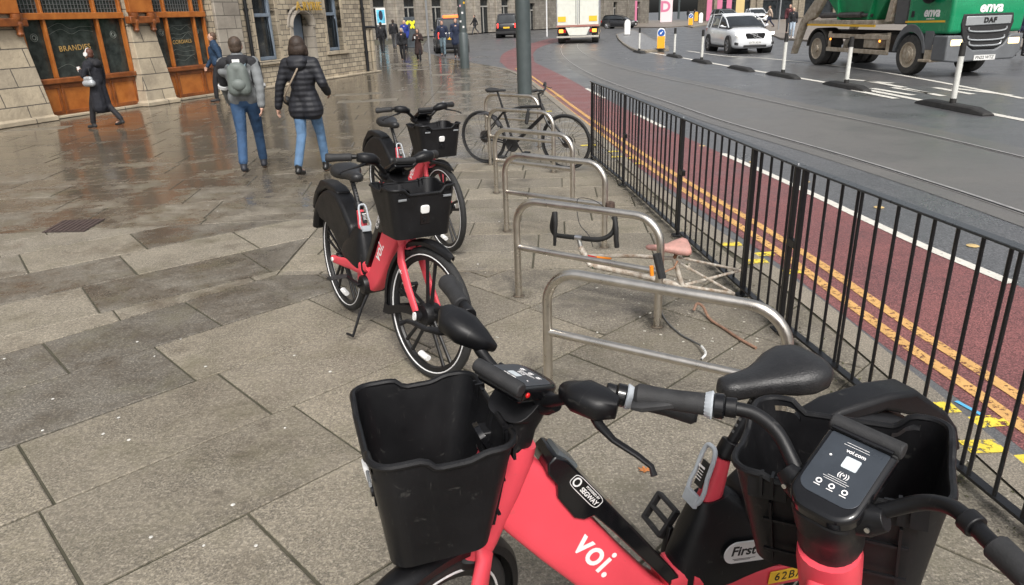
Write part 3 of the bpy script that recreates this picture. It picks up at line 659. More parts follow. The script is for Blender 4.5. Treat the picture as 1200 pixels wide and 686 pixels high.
    for s in (-1, 1): mb = MB(); mb.lathe([(.001, 0), (.03, 0), (.03, s * .018), (.022, s * .024), (.001, s * .024)], (WB, s * .066, .345), 'y', 16); dk = mb.build('drop_out', BLK, t); st.append(dk)
    for s in (-1, 1): mb = MB(); mb.sweep([(WB - .005, s * .088, .345), (WB - .005, s * .098, .345)], [sup(.013, .024, 14, 2.2)] * 2, V(0, 0, 1)); ac = mb.build('axle_cap', WHT, t); st.append(ac)
    fw_ = wheel_parts(t, 'front_wheel', WB, True); st.append(fw_)
    mb = MB(); path = []; prof = []
    for k in range(22):
        a = R_(62 + (192 - 62) * k / 21); path.append((WB + .385 * math.cos(a), 0, .345 + .385 * math.sin(a))); 
    rings = []
    for k in range(22):
        a = R_(62 + (192 - 62) * k / 21); er = V(math.cos(a), 0, math.sin(a)); hw = .032 * min(1, .35 + k * .2); 
        pr = [(-hw, -.022), (-hw, -.002), (-hw * .6, .010), (0, .014), (hw * .6, .010), (hw, -.002), (hw, -.022), (hw * .9, -.022), (hw * .85, -.004), (0, .009), (-hw * .85, -.004), (-hw * .9, -.022)]
        rings.append([V(WB, 0, .345) + er * (.390 + q) + V(0, p, 0) for p, q in pr])
    mb.loft(rings)
    for s in (-1, 1): mb.prism([(WB - .34, .30), (WB - .375, .31), (WB - .392, .245), (WB - .33, .25), (WB - .20, .30), (WB - .02, .325), (WB, .36), (WB - .04, .375), (WB - .2, .345)], s * .034, s * .040)
    fd = mb.build('front_fender', BLK, t, sharp=40); st.append(fd)
    # stem body with display
    mb = MB(); hp = [(.845, .905), (.84, .93), (.83, .965), (.818, .985), (.812, 1.01), (.822, 1.032)]
    mb.sweep([(x, 0, z) for x, z in hp], [sup(.052, .053, 24, 2.2), sup(.055, .055, 24, 2.2), sup(.053, .054, 24, 2.3), sup(.054, .058, 24, 2.6), sup(.058, .068, 24, 3), sup(.055, .066, 24, 3)], V(1, 0, 0))
    for s in (-1, 1): mb.sweep([(.797, s * .045, 1.03), (.798, s * .065, 1.036), (.80, s * .088, 1.05)], [sup(.022, .030, 16, 2.6), sup(.019, .028, 16, 2.6), sup(.0165, .018, 16, 2.2)], V(0, 0, 1))
    sb = mb.build('stem_cover', BLK, t, bevel=.004, sharp=45); st.append(sb)
    mb = MB()
    for s in (-1, 1):
        for dx, dz in ((-.012, -.006), (.014, .006)): mb.lathe([(.001, .004), (.004, .0035), (.0045, 0)], (.795 - .026 + abs(dx)*.2, s * (.058 + dx), 1.028 + dz), 'x', 10)
    mb.build('stem_bolts', CHROME, sb)
    # display plate: local frame X = across (rider's right), Y = forward/up
    dy_ = V(.90, 0, .43).normalized(); MD = basis((.828, 0, 1.075), (0, -1, 0), dy_)
    def outline(hw, y0, y1, rb, rtp, n=8):
        o_ = []
        for cx_, cy_, r, a0 in ((hw - rtp, y1 - rtp, rtp, 0), (-hw + rtp, y1 - rtp, rtp, 90), (-hw + rb, y0 + rb, rb, 180), (hw - rb, y0 + rb, rb, 270)):
            for k in range(n + 1): a = R_(a0 + 90 * k / n); o_.append((cx_ + r * math.cos(a), cy_ + r * math.sin(a)))
        return o_
    mb = MB(MD); mb.prism(outline(.060, -.098, .070, .042, .01), -.022, .014, 'xy'); dp = mb.build('display', BLKG, t, bevel=.011, seg=4); st.append(dp)
    mb = MB(MD); mb.prism(outline(.050, -.066, .062, .022, .004), .0142, .0152, 'xy'); mb.build('display_face', SCR, dp, bevel=.0005)
    mb = MB(MD); mb.tube([V(-.062, .082, .012), V(.062, .082, .012)], .0155, 16); mb.box((0, .075, .004), (.118, .022, .02)); mb.build('phone_clamp', BLKR, dp, bevel=.003)
    mb = MB(MD); mb.tube([V(-.052, .066, .020), V(.052, .066, .020)], .004, 8); mb.build('clamp_strip', BLKG, dp)
    MF = MD @ Matrix.Translation((0, 0, .0156))
    text_mesh('display_lettering', 'voi.com', .0105, TXTW, dp, MF @ Matrix.Translation((.004, .036, 0)), .0003, .0002)
    text_mesh('display_lettering', '((\u2022))', .012, TXTW, dp, MF @ Matrix.Translation((.006, -.012, 0)), .0003, .0002)
    mb = MB(MF)
    for k in range(5): mb.box((0, .046 + .005 * (k % 2) if k < 2 else -.022 - .004 * (k - 2), 0), (.044 - .006 * (k % 3), .0007, .0003))
    for dx in (-.022, 0, .022):
        mb.lathe([(.003, .0), (.0052, .0), (.0052, .0006), (.003, .0006)], (dx, -.040, 0), 'z', 14, closed=True); mb.box((dx, -.048, 0), (.011, .0015, .0006))
    mb.lathe([(.001, .0005), (.0022, .0004), (.0022, 0)], (-.030, .015, 0), 'z', 8); mb.build('display_icons', TXTW, dp)
    mb = MB(MF); mb.prism(outline(.013, -.012, .012, .003, .003), -.0002, .0004, 'xy'); o = mb.build('display_label', mat('pale label', (.55, .6, .63), .5), dp); o.data.transform(MF @ Matrix.Translation((.006, .014, 0)) @ MF.inverted())
    
    # handlebar
    bars = []
    for s in (-1, 1):
        pts = smooth3([(.80, s * .05, 1.035), (.815, s * .085, 1.062), (.822, s * .125, 1.098), (.808, s * .165, 1.122), (.78, s * .20, 1.13), (.755, s * .235, 1.13), (.70, s * .335, 1.122)])
        mb = MB(); mb.tube(pts, .0128, 14); bars.append(mb)
    a = bars[0]; a.add(bars[1].v, bars[1].f); hb = a.build('handlebar', BLK, t); st.append(hb)
    for s in (-1, 1):
        q0, q1 = V(.766, s * .222, 1.13), V(.695, s * .35, 1.12); dd = (q1 - q0); 
        mb = MB(); mb.tube([q0 + dd * f for f in (.10, .12, .3, .6, .86, .95, 1.0)], [.018, .0205, .020, .0195, .0225, .0235, .018], 18); 
        mb.sweep([q0 + dd * f + V(-.012 * sstep(f, .3, .9), 0, -.008 * sstep(f, .3, .9)) for f in (.35, .6, .85, .97)], [sup(.012, .006, 12), sup(.020, .009, 12, 3), sup(.028, .010, 12, 3), sup(.026, .006, 12, 3)], V(0, 0, 1))
        gp = mb.build('grip', BLKR, t); st.append(gp)
        if s > 0:
            mb = MB(); mb.tube([q0 + dd * f for f in (-.12, -.10, .0, .02)], [.02, .0235, .0235, .021], 20); bl = mb.build('bell', BLKG, t); st.append(bl)
            mb = MB(); mb.tube([q0 + dd * f for f in (.02, .04, .11, .13)], [.024, .0265, .0225, .018], 24)
            for k in range(18):
                a_ = 2 * math.pi * k / 18; ax1, ax2 = frame(dd, V(0, 0, 1)); e = (ax1 * math.cos(a_) + ax2 * math.sin(a_)); mb.tube([q0 + dd * .03 + e * .0255, q0 + dd * .12 + e * .0205], .0016, 4)
            mb.build('bell_ring', GREY, bl)
        mb = MB(); mb.tube([q0 - dd * .26, q0 - dd * .12], .0185, 16); c_ = mb.build('bar_collar', BLK, t, bevel=.002); st.append(c_)
        # brake lever with its hood
        mb = MB(); h0 = q0 - dd * .34 + V(.018, 0, -.004)
        hp_ = [h0 + V(-.02, -s * .075, -.04), h0 + V(.002, -s * .055, -.020), h0 + V(.016, -s * .018, -.004), h0 + V(.016, s * .026, .002), h0 + V(.004, s * .056, .004)]
        mb.sweep(hp_, [sup(.010, .010, 16, 2.5), sup(.028, .022, 16, 2.6), sup(.040, .030, 16, 2.8), sup(.038, .028, 16, 2.8), sup(.021, .021, 16, 2.5)], V(0, 0, 1))
        lv = mb.build('brake_lever', BLK, t, sharp=70); st.append(lv)
        l0 = h0 + V(.026, s * .012, -.016)
        mb = MB(); mb.sweep([l0, l0 + V(.012, s * .03, -.012), l0 + V(.018, s * .07, -.022), l0 + V(.008, s * .12, -.034), l0 + V(.002, s * .15, -.046), l0 + V(.010, s * .163, -.056)], [sup(.011, .010, 10, 3), sup(.010, .008, 10, 3), sup(.007, .0055, 10, 3), sup(.007, .0045, 10, 3), sup(.006, .0045, 10, 3), sup(.007, .006, 10, 2.2)], V(0, 0, 1)); mb.build('lever_blade', BLK, lv)
    for o_ in st: o_['turn'] = 1
    return t
def smooth3(pts, n=6):
    P = [Vector(p) for p in pts]; out = []
    for i in range(len(P) - 1):
        p0 = P[max(i - 1, 0)]; p1 = P[i]; p2 = P[i + 1]; p3 = P[min(i + 2, len(P) - 1)]
        for k in range(n):
            t = k / n; out.append(.5 * ((2 * p1) + (-p0 + p2) * t + (2 * p0 - 5 * p1 + 4 * p2 - p3) * t * t + (-p0 + 3 * p1 - 3 * p2 + p3) * t ** 3))
    out.append(P[-1]); return out
def put_bike(t, x, y, hd, lean, steer, crank=0, zo=.015):
    t.location = (x, y, zo); t.rotation_euler = (-lean, 0, hd)
    S = Matrix.Translation(AO) @ Matrix.Rotation(steer, 4, AX) @ Matrix.Translation(-AO)
    for c in KM(t):
        if c.get('turn'):
            c.matrix_local = S @ Matrix.Translation(Vector(c['hub'])) if 'hub' in c else S
        if c.name.startswith('crank'): c.matrix_local = Matrix.Translation((.40, 0, .30)) @ Matrix.Rotation(R_(crank), 4, 'Y')
def KM(t): return [c for c in bpy.data.objects if c.parent == t]
voi = make_voi()
for c in KM(voi):
    if c.name.startswith('front_wheel'): c['hub'] = (WB, 0, .345)
GRP = 'coral rental bicycles with black baskets'
bikes = [voi] + [dup(voi) for _ in range(3)]
POSES = [(.792, 1.592, 3.446, -.037, .606, 0), (.208, .257, 1.056, .080, -.367, 30, .003), (-1.087, 4.443, -.999, .049, .169, -70), (-1.148, 6.685, -1.011, .024, -.026, -60)]
LBL = ['coral rental bicycle in the foreground with its empty black basket facing the camera', 'coral rental bicycle at the lower right corner seen from above its handlebar display', 'coral rental bicycle standing in the middle of the plaza, nearer of the pair', 'coral rental bicycle parked furthest back, partly hidden behind its twin']
for b, p, l in zip(bikes, POSES, LBL): put_bike(b, *p); tag(b, l, 'bicycle', GRP)
def rm(t, names):
    for c in KM(t):
        if c.name.split('.')[0] in names:
            for d in KM(c): bpy.data.objects.remove(d)
            bpy.data.objects.remove(c)
rm(bikes[1], ('brake_lever',))
dsp = [c for c in KM(bikes[0]) if c.name.startswith('display')][0]; mb = MB(); mb.ell((.885, .070, 1.108), (.006, .004, .006)); mb.build('red_marker', REDL, dsp)
# the extra plate and sticker seen on the foreground bike
t = bikes[0]; hull = [c for c in KM(t) if c.name.startswith('seat_tube_shroud')][0]; frm = [c for c in KM(t) if c.name.startswith('frame')][0]
MS = basis((.215, .0785, .487), (-1, 0, -.16), (-.16, .10, 1))
mb = MB(MS); mb.prism([(math.copysign(.055, math.cos(a)) + .034 * math.cos(a), .034 * math.sin(a)) for a in [2 * math.pi * (k + .5) / 28 for k in range(28)]], -.003, .001, 'xy'); mb.build('promotion_sticker', WHT, hull)
text_mesh('sticker_lettering', 'First', .042, TXTB, hull, MS @ Matrix.Translation((-.032, .005, .0014)), .0006, .0009)
mb = MB(MS); mb.box((-.025, -.020, .0013), (.07, .0014, .0004)); mb.box((-.03, -.024, .0013), (.05, .0014, .0004)); mb.build('sticker_small_print', TXTB, hull)
MP = basis((.085, .0805, .375), (-1, 0, -.10), (0, .05, 1))
mb = MB(MP); mb.prism([(-.075, -.02), (.075, -.02), (.075, .02), (-.075, .02)], -.002, .001, 'xy'); mb.build('number_plate', YPL, frm, bevel=.001)
text_mesh('plate_lettering', '62BA', .036, TXTB, frm, MP @ Matrix.Translation((-.012, 0, .0013)), .0006, .0003, space=1.25)
# ------------------------------------------------------------------ bicycle stands
SB = [((640, 480), None), ((608, 347), (770, 383)), ((594, 271), (708, 290)), ((582, 226), (671, 240)), ((575, 193), (649, 202)), ((571, 166), (632, 172))]
def stand(a, b, hh, label):
    a, b = Vector(a), Vector(b); c = (a + b) / 2; L = (b - a).length; t = thing('bicycle_stand', label, 'bicycle stand', c, math.atan2((b - a).y, (b - a).x), 'stainless steel hoop bicycle stands')
    h = L / 2; r = .024; R0 = .17; pts = [(-h, 0, 0), (-h, 0, hh - R0)]
    for k in range(1, 9): q = R_(180 - 90 * k / 8); pts.append((-h + R0 + R0 * math.cos(q), 0, hh - R0 + R0 * math.sin(q)))
    pts += [(p[0] * -1, 0, p[2]) for p in pts[::-1]]
    mb = MB(); mb.tube(pts, r, 18, upv=V(0, 1, 0)); mb.build('hoop', STEEL, t, sharp=60)
    mb = MB(); mb.tube([(-h + r * .6, 0, hh * .52), (h - r * .6, 0, hh * .52)], .020, 16, upv=V(0, 1, 0)); mb.build('crossbar', STEEL, t)
    for s in (-1, 1): mb = MB(); mb.lathe([(.024, .001), (.042, .001), (.040, .003), (.026, .005)], (s * h, 0, 0), 'z', 18); mb.build('base_flange', mat('grimy socket ring', (.09, .07, .05), .7, n_scale=40, n_amt=.4), t)
    return t
d2 = (G(770, 383) - G(608, 347))
a1 = V(.245, 3.55, 0); SL = ['steel bicycle stand nearest to the foreground rental bicycle', 'steel bicycle stand with the stripped racing bicycle leaning on it', 'third steel bicycle stand, just behind the fallen drop handlebar', 'fourth steel bicycle stand, between the empty hoop and the black bicycle', 'steel bicycle stand that the black bicycle is locked to', 'steel bicycle stand at the far end beside the black saddle']
H_ = [.68, .69, .70, .70, .72, .72]
STP = []
for i, (p, q) in enumerate(SB):
    if q is None: A = V(.17, 3.22, 0); B_ = V(1.12, 2.61, 0)
    else: A, B_ = G(*p), G(*q)
    STP.append((A, B_)); stand(A, B_, H_[i], SL[i])
# ------------------------------------------------------------------ pedestrian guardrail
def fpt(y): return V(1.98 - .092 * y + (.0 if y > 3.9 else .0), y, 0)
FP_ = [(1.125, 9.55), (1.30, 7.85), (1.455, 5.86), (1.615, 3.86), (1.86, 1.88), (2.10, -.1)]
LF = ['farthest black metal guardrail panel, beyond the bicycle stands', 'black metal guardrail panel opposite the third and fourth bicycle stands', 'black metal guardrail panel behind the pink saddle', 'black metal guardrail panel beside the foreground rental bicycles, in front of the red lane']
for i in range(5):
    if i == 4: lab = 'black metal guardrail panel at the lower right edge of the view'
    else: lab = LF[i]
    a, b = V(*FP_[i], 0), V(*FP_[i + 1], 0); L = (b - a).length; t = thing('guardrail_panel', lab, 'railing', a, math.atan2((b - a).y, (b - a).x), 'black guardrail panels along the kerb')
    hgt = 1.0
    mb = MB(); mb.box((L / 2, 0, hgt), (L - .006, .052, .012)); mb.build('top_rail', mat('worn grey black rail', (.05, .055, .06), .34, .2, n_scale=30, n_amt=.4, rv=.1, bump=.2, b_scale=120), t, bevel=.003)
    mb = MB(); mb.box((L / 2, 0, .055), (L - .09, .042, .014)); mb.build('bottom_rail', FPAINT, t, bevel=.002)
    for x in ((.045, L - .045) if i in (0, 3) else ((L - .62, L - .045) if i == 2 else (L - .045,))): mb = MB(); mb.box((x, 0, .4965), (.028, .030, .993)); mb.box((x, 0, .006), (.075, .09, .012)); mb.build('post', FPAINT, t, bevel=.003)
    mb = MB()
    n = 1; x = .115
    k = 0
    while x < L - .07:
        side = -.012 if (k // 4) % 2 else .012
        mb = MB(); mb.tube([(x, side, .0625), (x, side, .9935)], .0082, 8); mb.build('bar', FPAINT, t); k += 1
        x += .134 if k % 4 else .067
    mb = MB(); mb.box((L - .0, 0, .56), (.075, .03, .045)); mb.build('coupling', FPAINT, t, bevel=.004)
    mb = MB(); [mb.lathe([(.001, 1.009), (.006, 1.009), (.007, 1.0062)], (x, 0, 0), 'z', 10) for x in (L - .045,)]; mb.build('bolt', CHROME, t)
# ------------------------------------------------------------------ bits used by several things
def htop(base, v):
    q = Vector((base.x, base.y, base.z - H)); # find h: 343 - F*((q+hz).UP)/((q+hz).fw) = v
    k = (343 - v) / F; return (k * q.dot(fw) - q.dot(UP)) / (UP.z - k * fw.z)
def skinmat(): return mat('skin', (.50, .30, .22), .5, n_scale=20, n_amt=.06)
GLASS = mat('dark window glass', (.02, .024, .027), .08, n_scale=2, n_amt=.4, rv=.04, spec=.6)
TYRE = mat('dusty tyre', (.05, .048, .045), .8, n_scale=9, n_amt=.35)
# ------------------------------------------------------------------ posts between the lanes
BP = [(749, 62, 33), (790, 67, 33), (822, 73.5, 35), (868, 82, None), (917, 90, 39), (991, 103, 43), (1115, 128, 50)]
LB = ['flexible black and white lane post on the tip of the traffic island', 'slim black and white lane post left of the white car', 'black and white lane post overlapping the rear wheel of the white car', 'low black rubber lane block without a post', 'black and white lane post between the white car and the skip lorry', 'black and white lane post in front of the skip lorry rear wheel', 'nearest black and white lane post, in front of the skip lorry cab']
LBL2 = mat('lane block rubber', (.022, .021, .02), .7, n_scale=12, n_amt=.5, bump=.3, b_scale=60)
for i, (u, v, vt) in enumerate(BP):
    b = G(u, v, ROADZ); nxt = G(*BP[min(i + 1, 6)][:2], ROADZ) if i < 6 else None; prv = G(*BP[max(i - 1, 0)][:2], ROADZ)
    t = thing('lane_separator', LB[i], 'lane divider', (b.x, b.y, ROADZ), R_(-88), 'black rubber lane dividers with upright posts')
    L = 1.05; hw = .15
    mb = MB(); rings = []
    for x, h, w_ in ((-L, .035, .8), (-L + .02, .05, .82), (-L + .35, .115, 1), (L - .35, .115, 1), (L - .02, .05, .82), (L, .035, .8)):
        rings.append([V(x, -hw * w_, .001), V(x, hw * w_, .001), V(x, hw * w_ * .8, h * .8), V(x, hw * w_ * .55, h), V(x, -hw * w_ * .55, h), V(x, -hw * w_ * .8, h * .8)])
    mb.loft(rings); mb.build('rubber_base', LBL2, t, bevel=.008, sharp=20)
    if vt is not None:
        h = htop(b, vt) ; c = h / 1.05
        for z0, z1, r, m_, nm in ((.10, .20, .058, LBL2, 'post_foot'), (.20, h * .80, .052, mat('reflective white post', (.62, .62, .58), .4, n_scale=7, n_amt=.1), 'white_sleeve'), (h * .80, h, .053, LBL2, 'post_top')):
            mb = MB(); mb.lathe([(.001, z0), (r, z0), (r * .97, z1), (.001, z1)], n=14); mb.build(nm, m_, t)
# keep left bollards
ORGB = mat('lit yellow bollard plastic', (.85, .40, .02), .4); BLUE = mat('blue sign face', (.01, .09, .38), .35)
KL = [(774, 58, 33, 1, 'yellow and white traffic bollard with a blue arrow sign on the near traffic island'), (735, 41.5, 23, 0, 'plain white traffic bollard seen from behind on the island beside the lorry'), (809, 30.2, 16, 1, 'small yellow traffic bollard with blue sign on the far island'), (815.5, 25.5, 14, 2, 'orange traffic bollard behind the small blue signed one'), (821, 27.5, 15, 0, 'cream traffic bollard to the right of the orange one on the far island')]
for u, v, vt, kind, lab in KL:
    b = G(u, v, ROADZ + .12); h = htop(b, vt); s = h; t = thing('traffic_bollard', lab, 'bollard', b, math.atan2(-b.x, b.y) * .6, 'illuminated traffic bollards')
    w_ = h * .20
    body = MB(); prof = [(-w_, .03 * h), (w_, .03 * h), (w_ * 1.02, .75 * h)] + [(w_ * math.cos(a), .78 * h + .22 * h * math.sin(a)) for a in [math.pi * k / 12 for k in range(13)]] + [(-w_ * 1.02, .75 * h)]
    body.prism(prof, -.12, .12, 'xz'); body.build('shell', WHT if kind != 2 else ORGB, t, bevel=.03)
    if kind == 1:
        mb = MB(); mb.prism([(-w_ * .93, .05 * h), (w_ * .93, .05 * h), (w_ * .93, .62 * h), (-w_ * .93, .62 * h)], -.127, -.123, 'xz'); mb.build('yellow_panel', ORGB, t)
        mb = MB(); mb.lathe([(.001, -.134), (w_ * .82, -.134), (w_ * .82, -.124), (.001, -.124)], (0, 0, .78 * h), 'y', 24); sg = mb.build('blue_disc', BLUE, t)
        mb = MB(Matrix.Translation((0, -.138, .78 * h)) @ Matrix.Rotation(R_(-45), 4, 'Y')); a_ = w_ * .5
        mb.prism([(-a_, -a_ * .18), (a_ * .2, -a_ * .18), (a_ * .2, -a_ * .6), (a_, 0), (a_ * .2, a_ * .6), (a_ * .2, a_ * .18), (-a_, a_ * .18)], -.002, .002, 'xz'); mb.M = Matrix(); o = mb.build('arrow', TXTW, sg)
        o.data.transform(Matrix.Translation((0, 0, .78 * h)) @ Matrix.Rotation(R_(180), 4, 'Y') @ Matrix.Translation((0, 0, -.78 * h)))
    mb = MB(); mb.box((0, 0, .02 * h), (w_ * 2.3, .34, .04 * h)); mb.build('base', BLKR, t)
# ------------------------------------------------------------------ poles
def pole(u, v, wpx, label, name='street_pole', htt=7., taper=.8, n=8, base=None, mt=POLE, z0=0.):
    b = G(u, v, z0); dist = (b - V(0, 0, H)).dot(fw); r = wpx / F * dist / 2; t = thing(name, label, 'pole', b)
    mb = MB(); mb.lathe([(.001, 0), (r, 0), (r, 1.3), (r * .98, htt * .5), (r * taper, htt), (.001, htt)], n=n); mb.build('shaft', mt, t, sharp=25)
    if base: mb = MB(); mb.lathe([(r, 0.002), (r * base, 0.002), (r * base, base and 1.25), (r * 1.02, 1.30)], n=16); mb.build('base_sleeve', mt, t)
    mb = MB(); mb.lathe([(r * .9, htt), (r * 1.1, htt), (r * .4, htt + .15), (.001, htt + .15)], n=n); mb.build('cap', mt, t)
    return t, r
pole(615, 110, 17, 'tall dark grey overhead line pole standing behind the black bicycle', 'tram_pole', 8, .95, 16)
pt, pr = pole(545, 80, 8.5, 'grey pole dotted with small stickers, beside the two people in dark coats', 'street_lamp', 7, .9, 16, 1.25)
for k, (z, a, m_) in enumerate(((3.1, -.2, WHT), (2.7, .5, WHT), (2.45, -.4, mat('pink sticker', (.7, .4, .45), .5)), (2.2, .1, WHT), (1.9, -.5, WHT), (2.55, .7, YPL), (1.7, .2, WHT))):
    mb = MB(Matrix.Rotation(R_(-90) + a, 4, 'Z')); mb.box((pr * 1.0, 0, z - .2), (.008, .07, .07)); mb.build('sticker', m_, pt)
pole(504, 75, 2.6, 'thin pale grey sign post at the edge of the pavement', 'sign_post', 4, 1, 10, None, mat('galvanised steel', (.35, .36, .37), .4, .6))
pole(772.5, 24.5, 2.4, 'dark pole on the far pavement beyond the near traffic island', 'street_pole', 7, .9, 10, None, POLE, ROADZ)
pole(795, 22, 2.6, 'dark pole beyond the far pair of traffic bollards', 'street_pole', 7, .9, 10, None, POLE, ROADZ)
pole(912, 35, 1.8, 'thin grey pole to the left of the two waiting pedestrians', 'street_pole', 5, 1, 8, None, mat('galvanised steel', (.35, .36, .37), .4, .6), 0)
pole(641, 43, 1.6, 'slim white post just right of the tall tram pole', 'sign_post', 5, 1, 8, None, WHT, ROADZ)
# ------------------------------------------------------------------ wheels for vehicles
def vwheel(parent, c, r, w_, out, style='car', m_rim=None):
    """out = +1/-1 outward y direction"""
    c = Vector(c)
    mb = MB(); mb.lathe([(r * .62, -w_ / 2), (r * .93, -w_ / 2), (r, -w_ * .38), (r, w_ * .38), (r * .93, w_ / 2), (r * .62, w_ / 2)], (0, 0, 0), 'y', 32, closed=True)
    ty = mb.build('wheel', TYRE, parent, sharp=30); ty.location = c
    mb = MB(); o = out * w_ / 2
    if style == 'car':
        mb.lathe([(r * .64, o * .9), (r * .60, o), (r * .58, o * .7), (.001, o * .55)], (0, 0, 0), 'y', 24); mb.build('wheel_well', BLKR, ty); mb = MB()
        mb.lathe([(r * .66, o * .95), (r * .66, o * 1.06), (r * .60, o * 1.04), (r * .60, o * .9)], (0, 0, 0), 'y', 28, closed=True)
        for k in range(5):
            for dq in (-.16, .16): a = 2 * math.pi * k / 5 + dq; mb.tube([(r * .12 * math.cos(a), o * .85, r * .12 * math.sin(a)), (r * .62 * math.cos(a), o * .98, r * .62 * math.sin(a))], r * .055, 6)
        mb.lathe([(.001, o), (r * .14, o * .95), (r * .16, o * .7)], (0, 0, 0), 'y', 14)
    else:
        mb.lathe([(r * .66, o * .85), (r * .64, o * 1.02), (r * .58, o * 1.0), (r * .55, o * .55), (r * .45, o * .45), (r * .40, o * (1.05 if style == 'front' else .35)), (r * .22, o * (1.12 if style == 'front' else .4)), (r * .2, o * 1.2), (.001, o * 1.2)], (0, 0, 0), 'y', 28)
        for k in range(10): a = 2 * math.pi * k / 10; mb.lathe([(.001, o * (1.15 if style == 'front' else .5)), (r * .045, o * (1.13 if style == 'front' else .5)), (r * .045, o * .4)], (r * .32 * math.cos(a), 0, r * .32 * math.sin(a)), 'y', 8)
    mb.build('rim', m_rim or mat('alloy', (.35, .35, .36), .3, .7), ty)
    return ty
def solidloft(mb, stations, n=16, e=4):
    """stations: (x, zb, zt, hw_bottom, hw_top)"""
    rings = []
    for x, zb, zt, wb, wt in stations:
        ring = []
        for a, b in sup(1, 1, n, e):
            f = (b + 1) / 2; ring.append(V(x, a * (wb + (wt - wb) * f), zb + (zt - zb) * f))
        rings.append(ring)
    return mb.loft(rings)
HLIT = mat('lit headlight', (1, .93, .75), .3, emit=2.2); HLO = mat('lit warm headlight', (1, .72, .35), .3, emit=1.6); TLIT = mat('lit tail light', (1, .05, .04), .3, emit=1.3); AMB = mat('lit amber indicator', (1, .33, .04), .3, emit=2.)
PLT = mat('plate white', (.7, .7, .68), .5)
def car(name, label, loc, hd, paint, L=4.6, W=1.88, Hh=1.66, hood=1.02, boxy=0., front=True, group=None, scale=1., taxi=False, lights=True, plate=None):
    t = thing(name, label, 'car' if not taxi else 'taxi', loc, hd, group, scale); w2 = W / 2
    xf, xr = L / 2, -L / 2; r = .36 if not taxi else .34; fx, rx = xf - .86, xr + .85
    # lower body
    mb = MB(); bl = hood + .05
    st = [(xr, .45, bl - .12, w2 * .80, w2 * .72), (xr + .06, .30, bl, w2 * .93, w2 * .82), (xr + .3, .22, bl + .05, w2, w2 * .90), (xr + 1.2, .2, bl + .04, w2, w2 * .93), (.0, .2, bl, w2, w2 * .93), (xf - 1.5, .2, bl - .01, w2, w2 * .92), (xf - 1.1, .2, hood + .02, w2, w2 * .90), (xf - .6, .2, hood - .04, w2 * .99, w2 * .86), (xf - .25, .22, hood - .13, w2 * .95, w2 * .80), (xf - .06, .26, hood - .26, w2 * .86, w2 * .72), (xf, .34, hood - .36, w2 * .76, w2 * .64)]
    solidloft(mb, st, 28, 5); body = mb.build('body', paint, t, sharp=60)
    # greenhouse
    mb = MB(); x0 = xf - (1.25 if not boxy else 1.0); z0 = bl - .06
    gs = [(xr + .12, z0, z0 + .04, w2 * .86, w2 * .80), (xr + .35 - .1 * boxy, z0, Hh - .12, w2 * .9, w2 * .70), (xr + .75, z0, Hh - .02, w2 * .92, w2 * .74), (-.2, z0, Hh - .01, w2 * .93, w2 * .76), (x0 - 1.15 + .3 * boxy, z0, Hh - .07, w2 * .93, w2 * .74), (x0 - .1, z0, z0 + .16, w2 * .90, w2 * .82), (x0 + .1, z0, z0 + .04, w2 * .86, w2 * .80)]
    solidloft(mb, gs, 24, 6); gh = mb.build('windows', GLASS, t, sharp=60)
    # roof and pillars
    mb = MB(); zs = [(xr + .30, Hh - .17, w2 * .71), (xr + .45, Hh - .065, w2 * .74), (xr + .75, Hh - .03, w2 * .76), (-.2, Hh - .018, w2 * .775), (x0 - 1.2 + .3 * boxy, Hh - .07, w2 * .75), (x0 - 1.05 + .3 * boxy, Hh - .12, w2 * .74)]
    mb.loft([[V(x, a, z + b) for a, b in sup(hw, .035, 16, 4)] for x, z, hw in zs]); mb.build('roof', paint, t, sharp=60)
    for s in (-1, 1):
        mb = MB(); mb.tube([(x0 + .05, s * w2 * .86, z0 + .05), (x0 - .5, s * w2 * .81, (z0 + Hh) / 2 + .06), (x0 - 1.15 + .3 * boxy, s * w2 * .76, Hh - .08)], .028, 8)
        for px_, lean in ((-.15, .0), (xr + 1.0, -.05)): mb.tube([(px_, s * w2 * .935, z0), (px_ + lean, s * w2 * .77, Hh - .04)], .02, 6)
        mb.tube([(xr + .2, s * w2 * .86, z0), (xr + .42, s * w2 * .75, Hh - .1)], .06, 8); mb.build('pillars', paint, t, sharp=60)
        mb = MB(); mb.ell((x0 - .30, s * (w2 + .07), z0 + .10), (.07, .075, .055)); mb.tube([(x0 - .22, s * w2 * .9, z0 + .06), (x0 - .22, s * (w2 + .05), z0 + .08)], .025, 6); mb.build('wing_mirror', paint if paint.name != 'x' else BLK, t)
        for wx in (fx, rx):
            mb = MB(); mb.lathe([(.001, s * (w2 * .55)), (r * 1.16, s * w2 * .55), (r * 1.16, s * (w2 + .004)), (r * 1.08, s * (w2 + .012)), (.001, s * (w2 * .9))], (wx, 0, r), 'y', 28); mb.build('wheel_arch', BLKR, t)
            vwheel(t, (wx, s * (w2 - .11), r), r, .23, s)
        mb = MB(); mb.box((-.15, s * (w2 - .005), .28), (L * .45, .04, .08)); mb.build('sill', BLKR, t)
        mb = MB(); mb.box((-.9, s * w2 * .995, .86), (.18, .03, .03)); mb.box((.25, s * w2 * .995, .86), (.18, .03, .03)); mb.build('door_handles', paint, t)
        # lights
        mb = MB(); zl = hood - .24
        mb.prism([(s * w2 * .48, zl - .06), (s * w2 * .84, zl - .05), (s * w2 * .88, zl + .07), (s * w2 * .50, zl + .03)], xf - .21, xf - .015, 'yz'); mb.build('headlight', HLIT if lights else mat('unlit headlight', (.6, .62, .62), .15), t, bevel=.02)
        mb = MB(); mb.box((xr + .05, s * w2 * .76, hood - .16), (.12, .16 if not taxi else .12, .26 if not taxi else .34)); mb.build('tail_light', TLIT if taxi else REDL, t, bevel=.02)
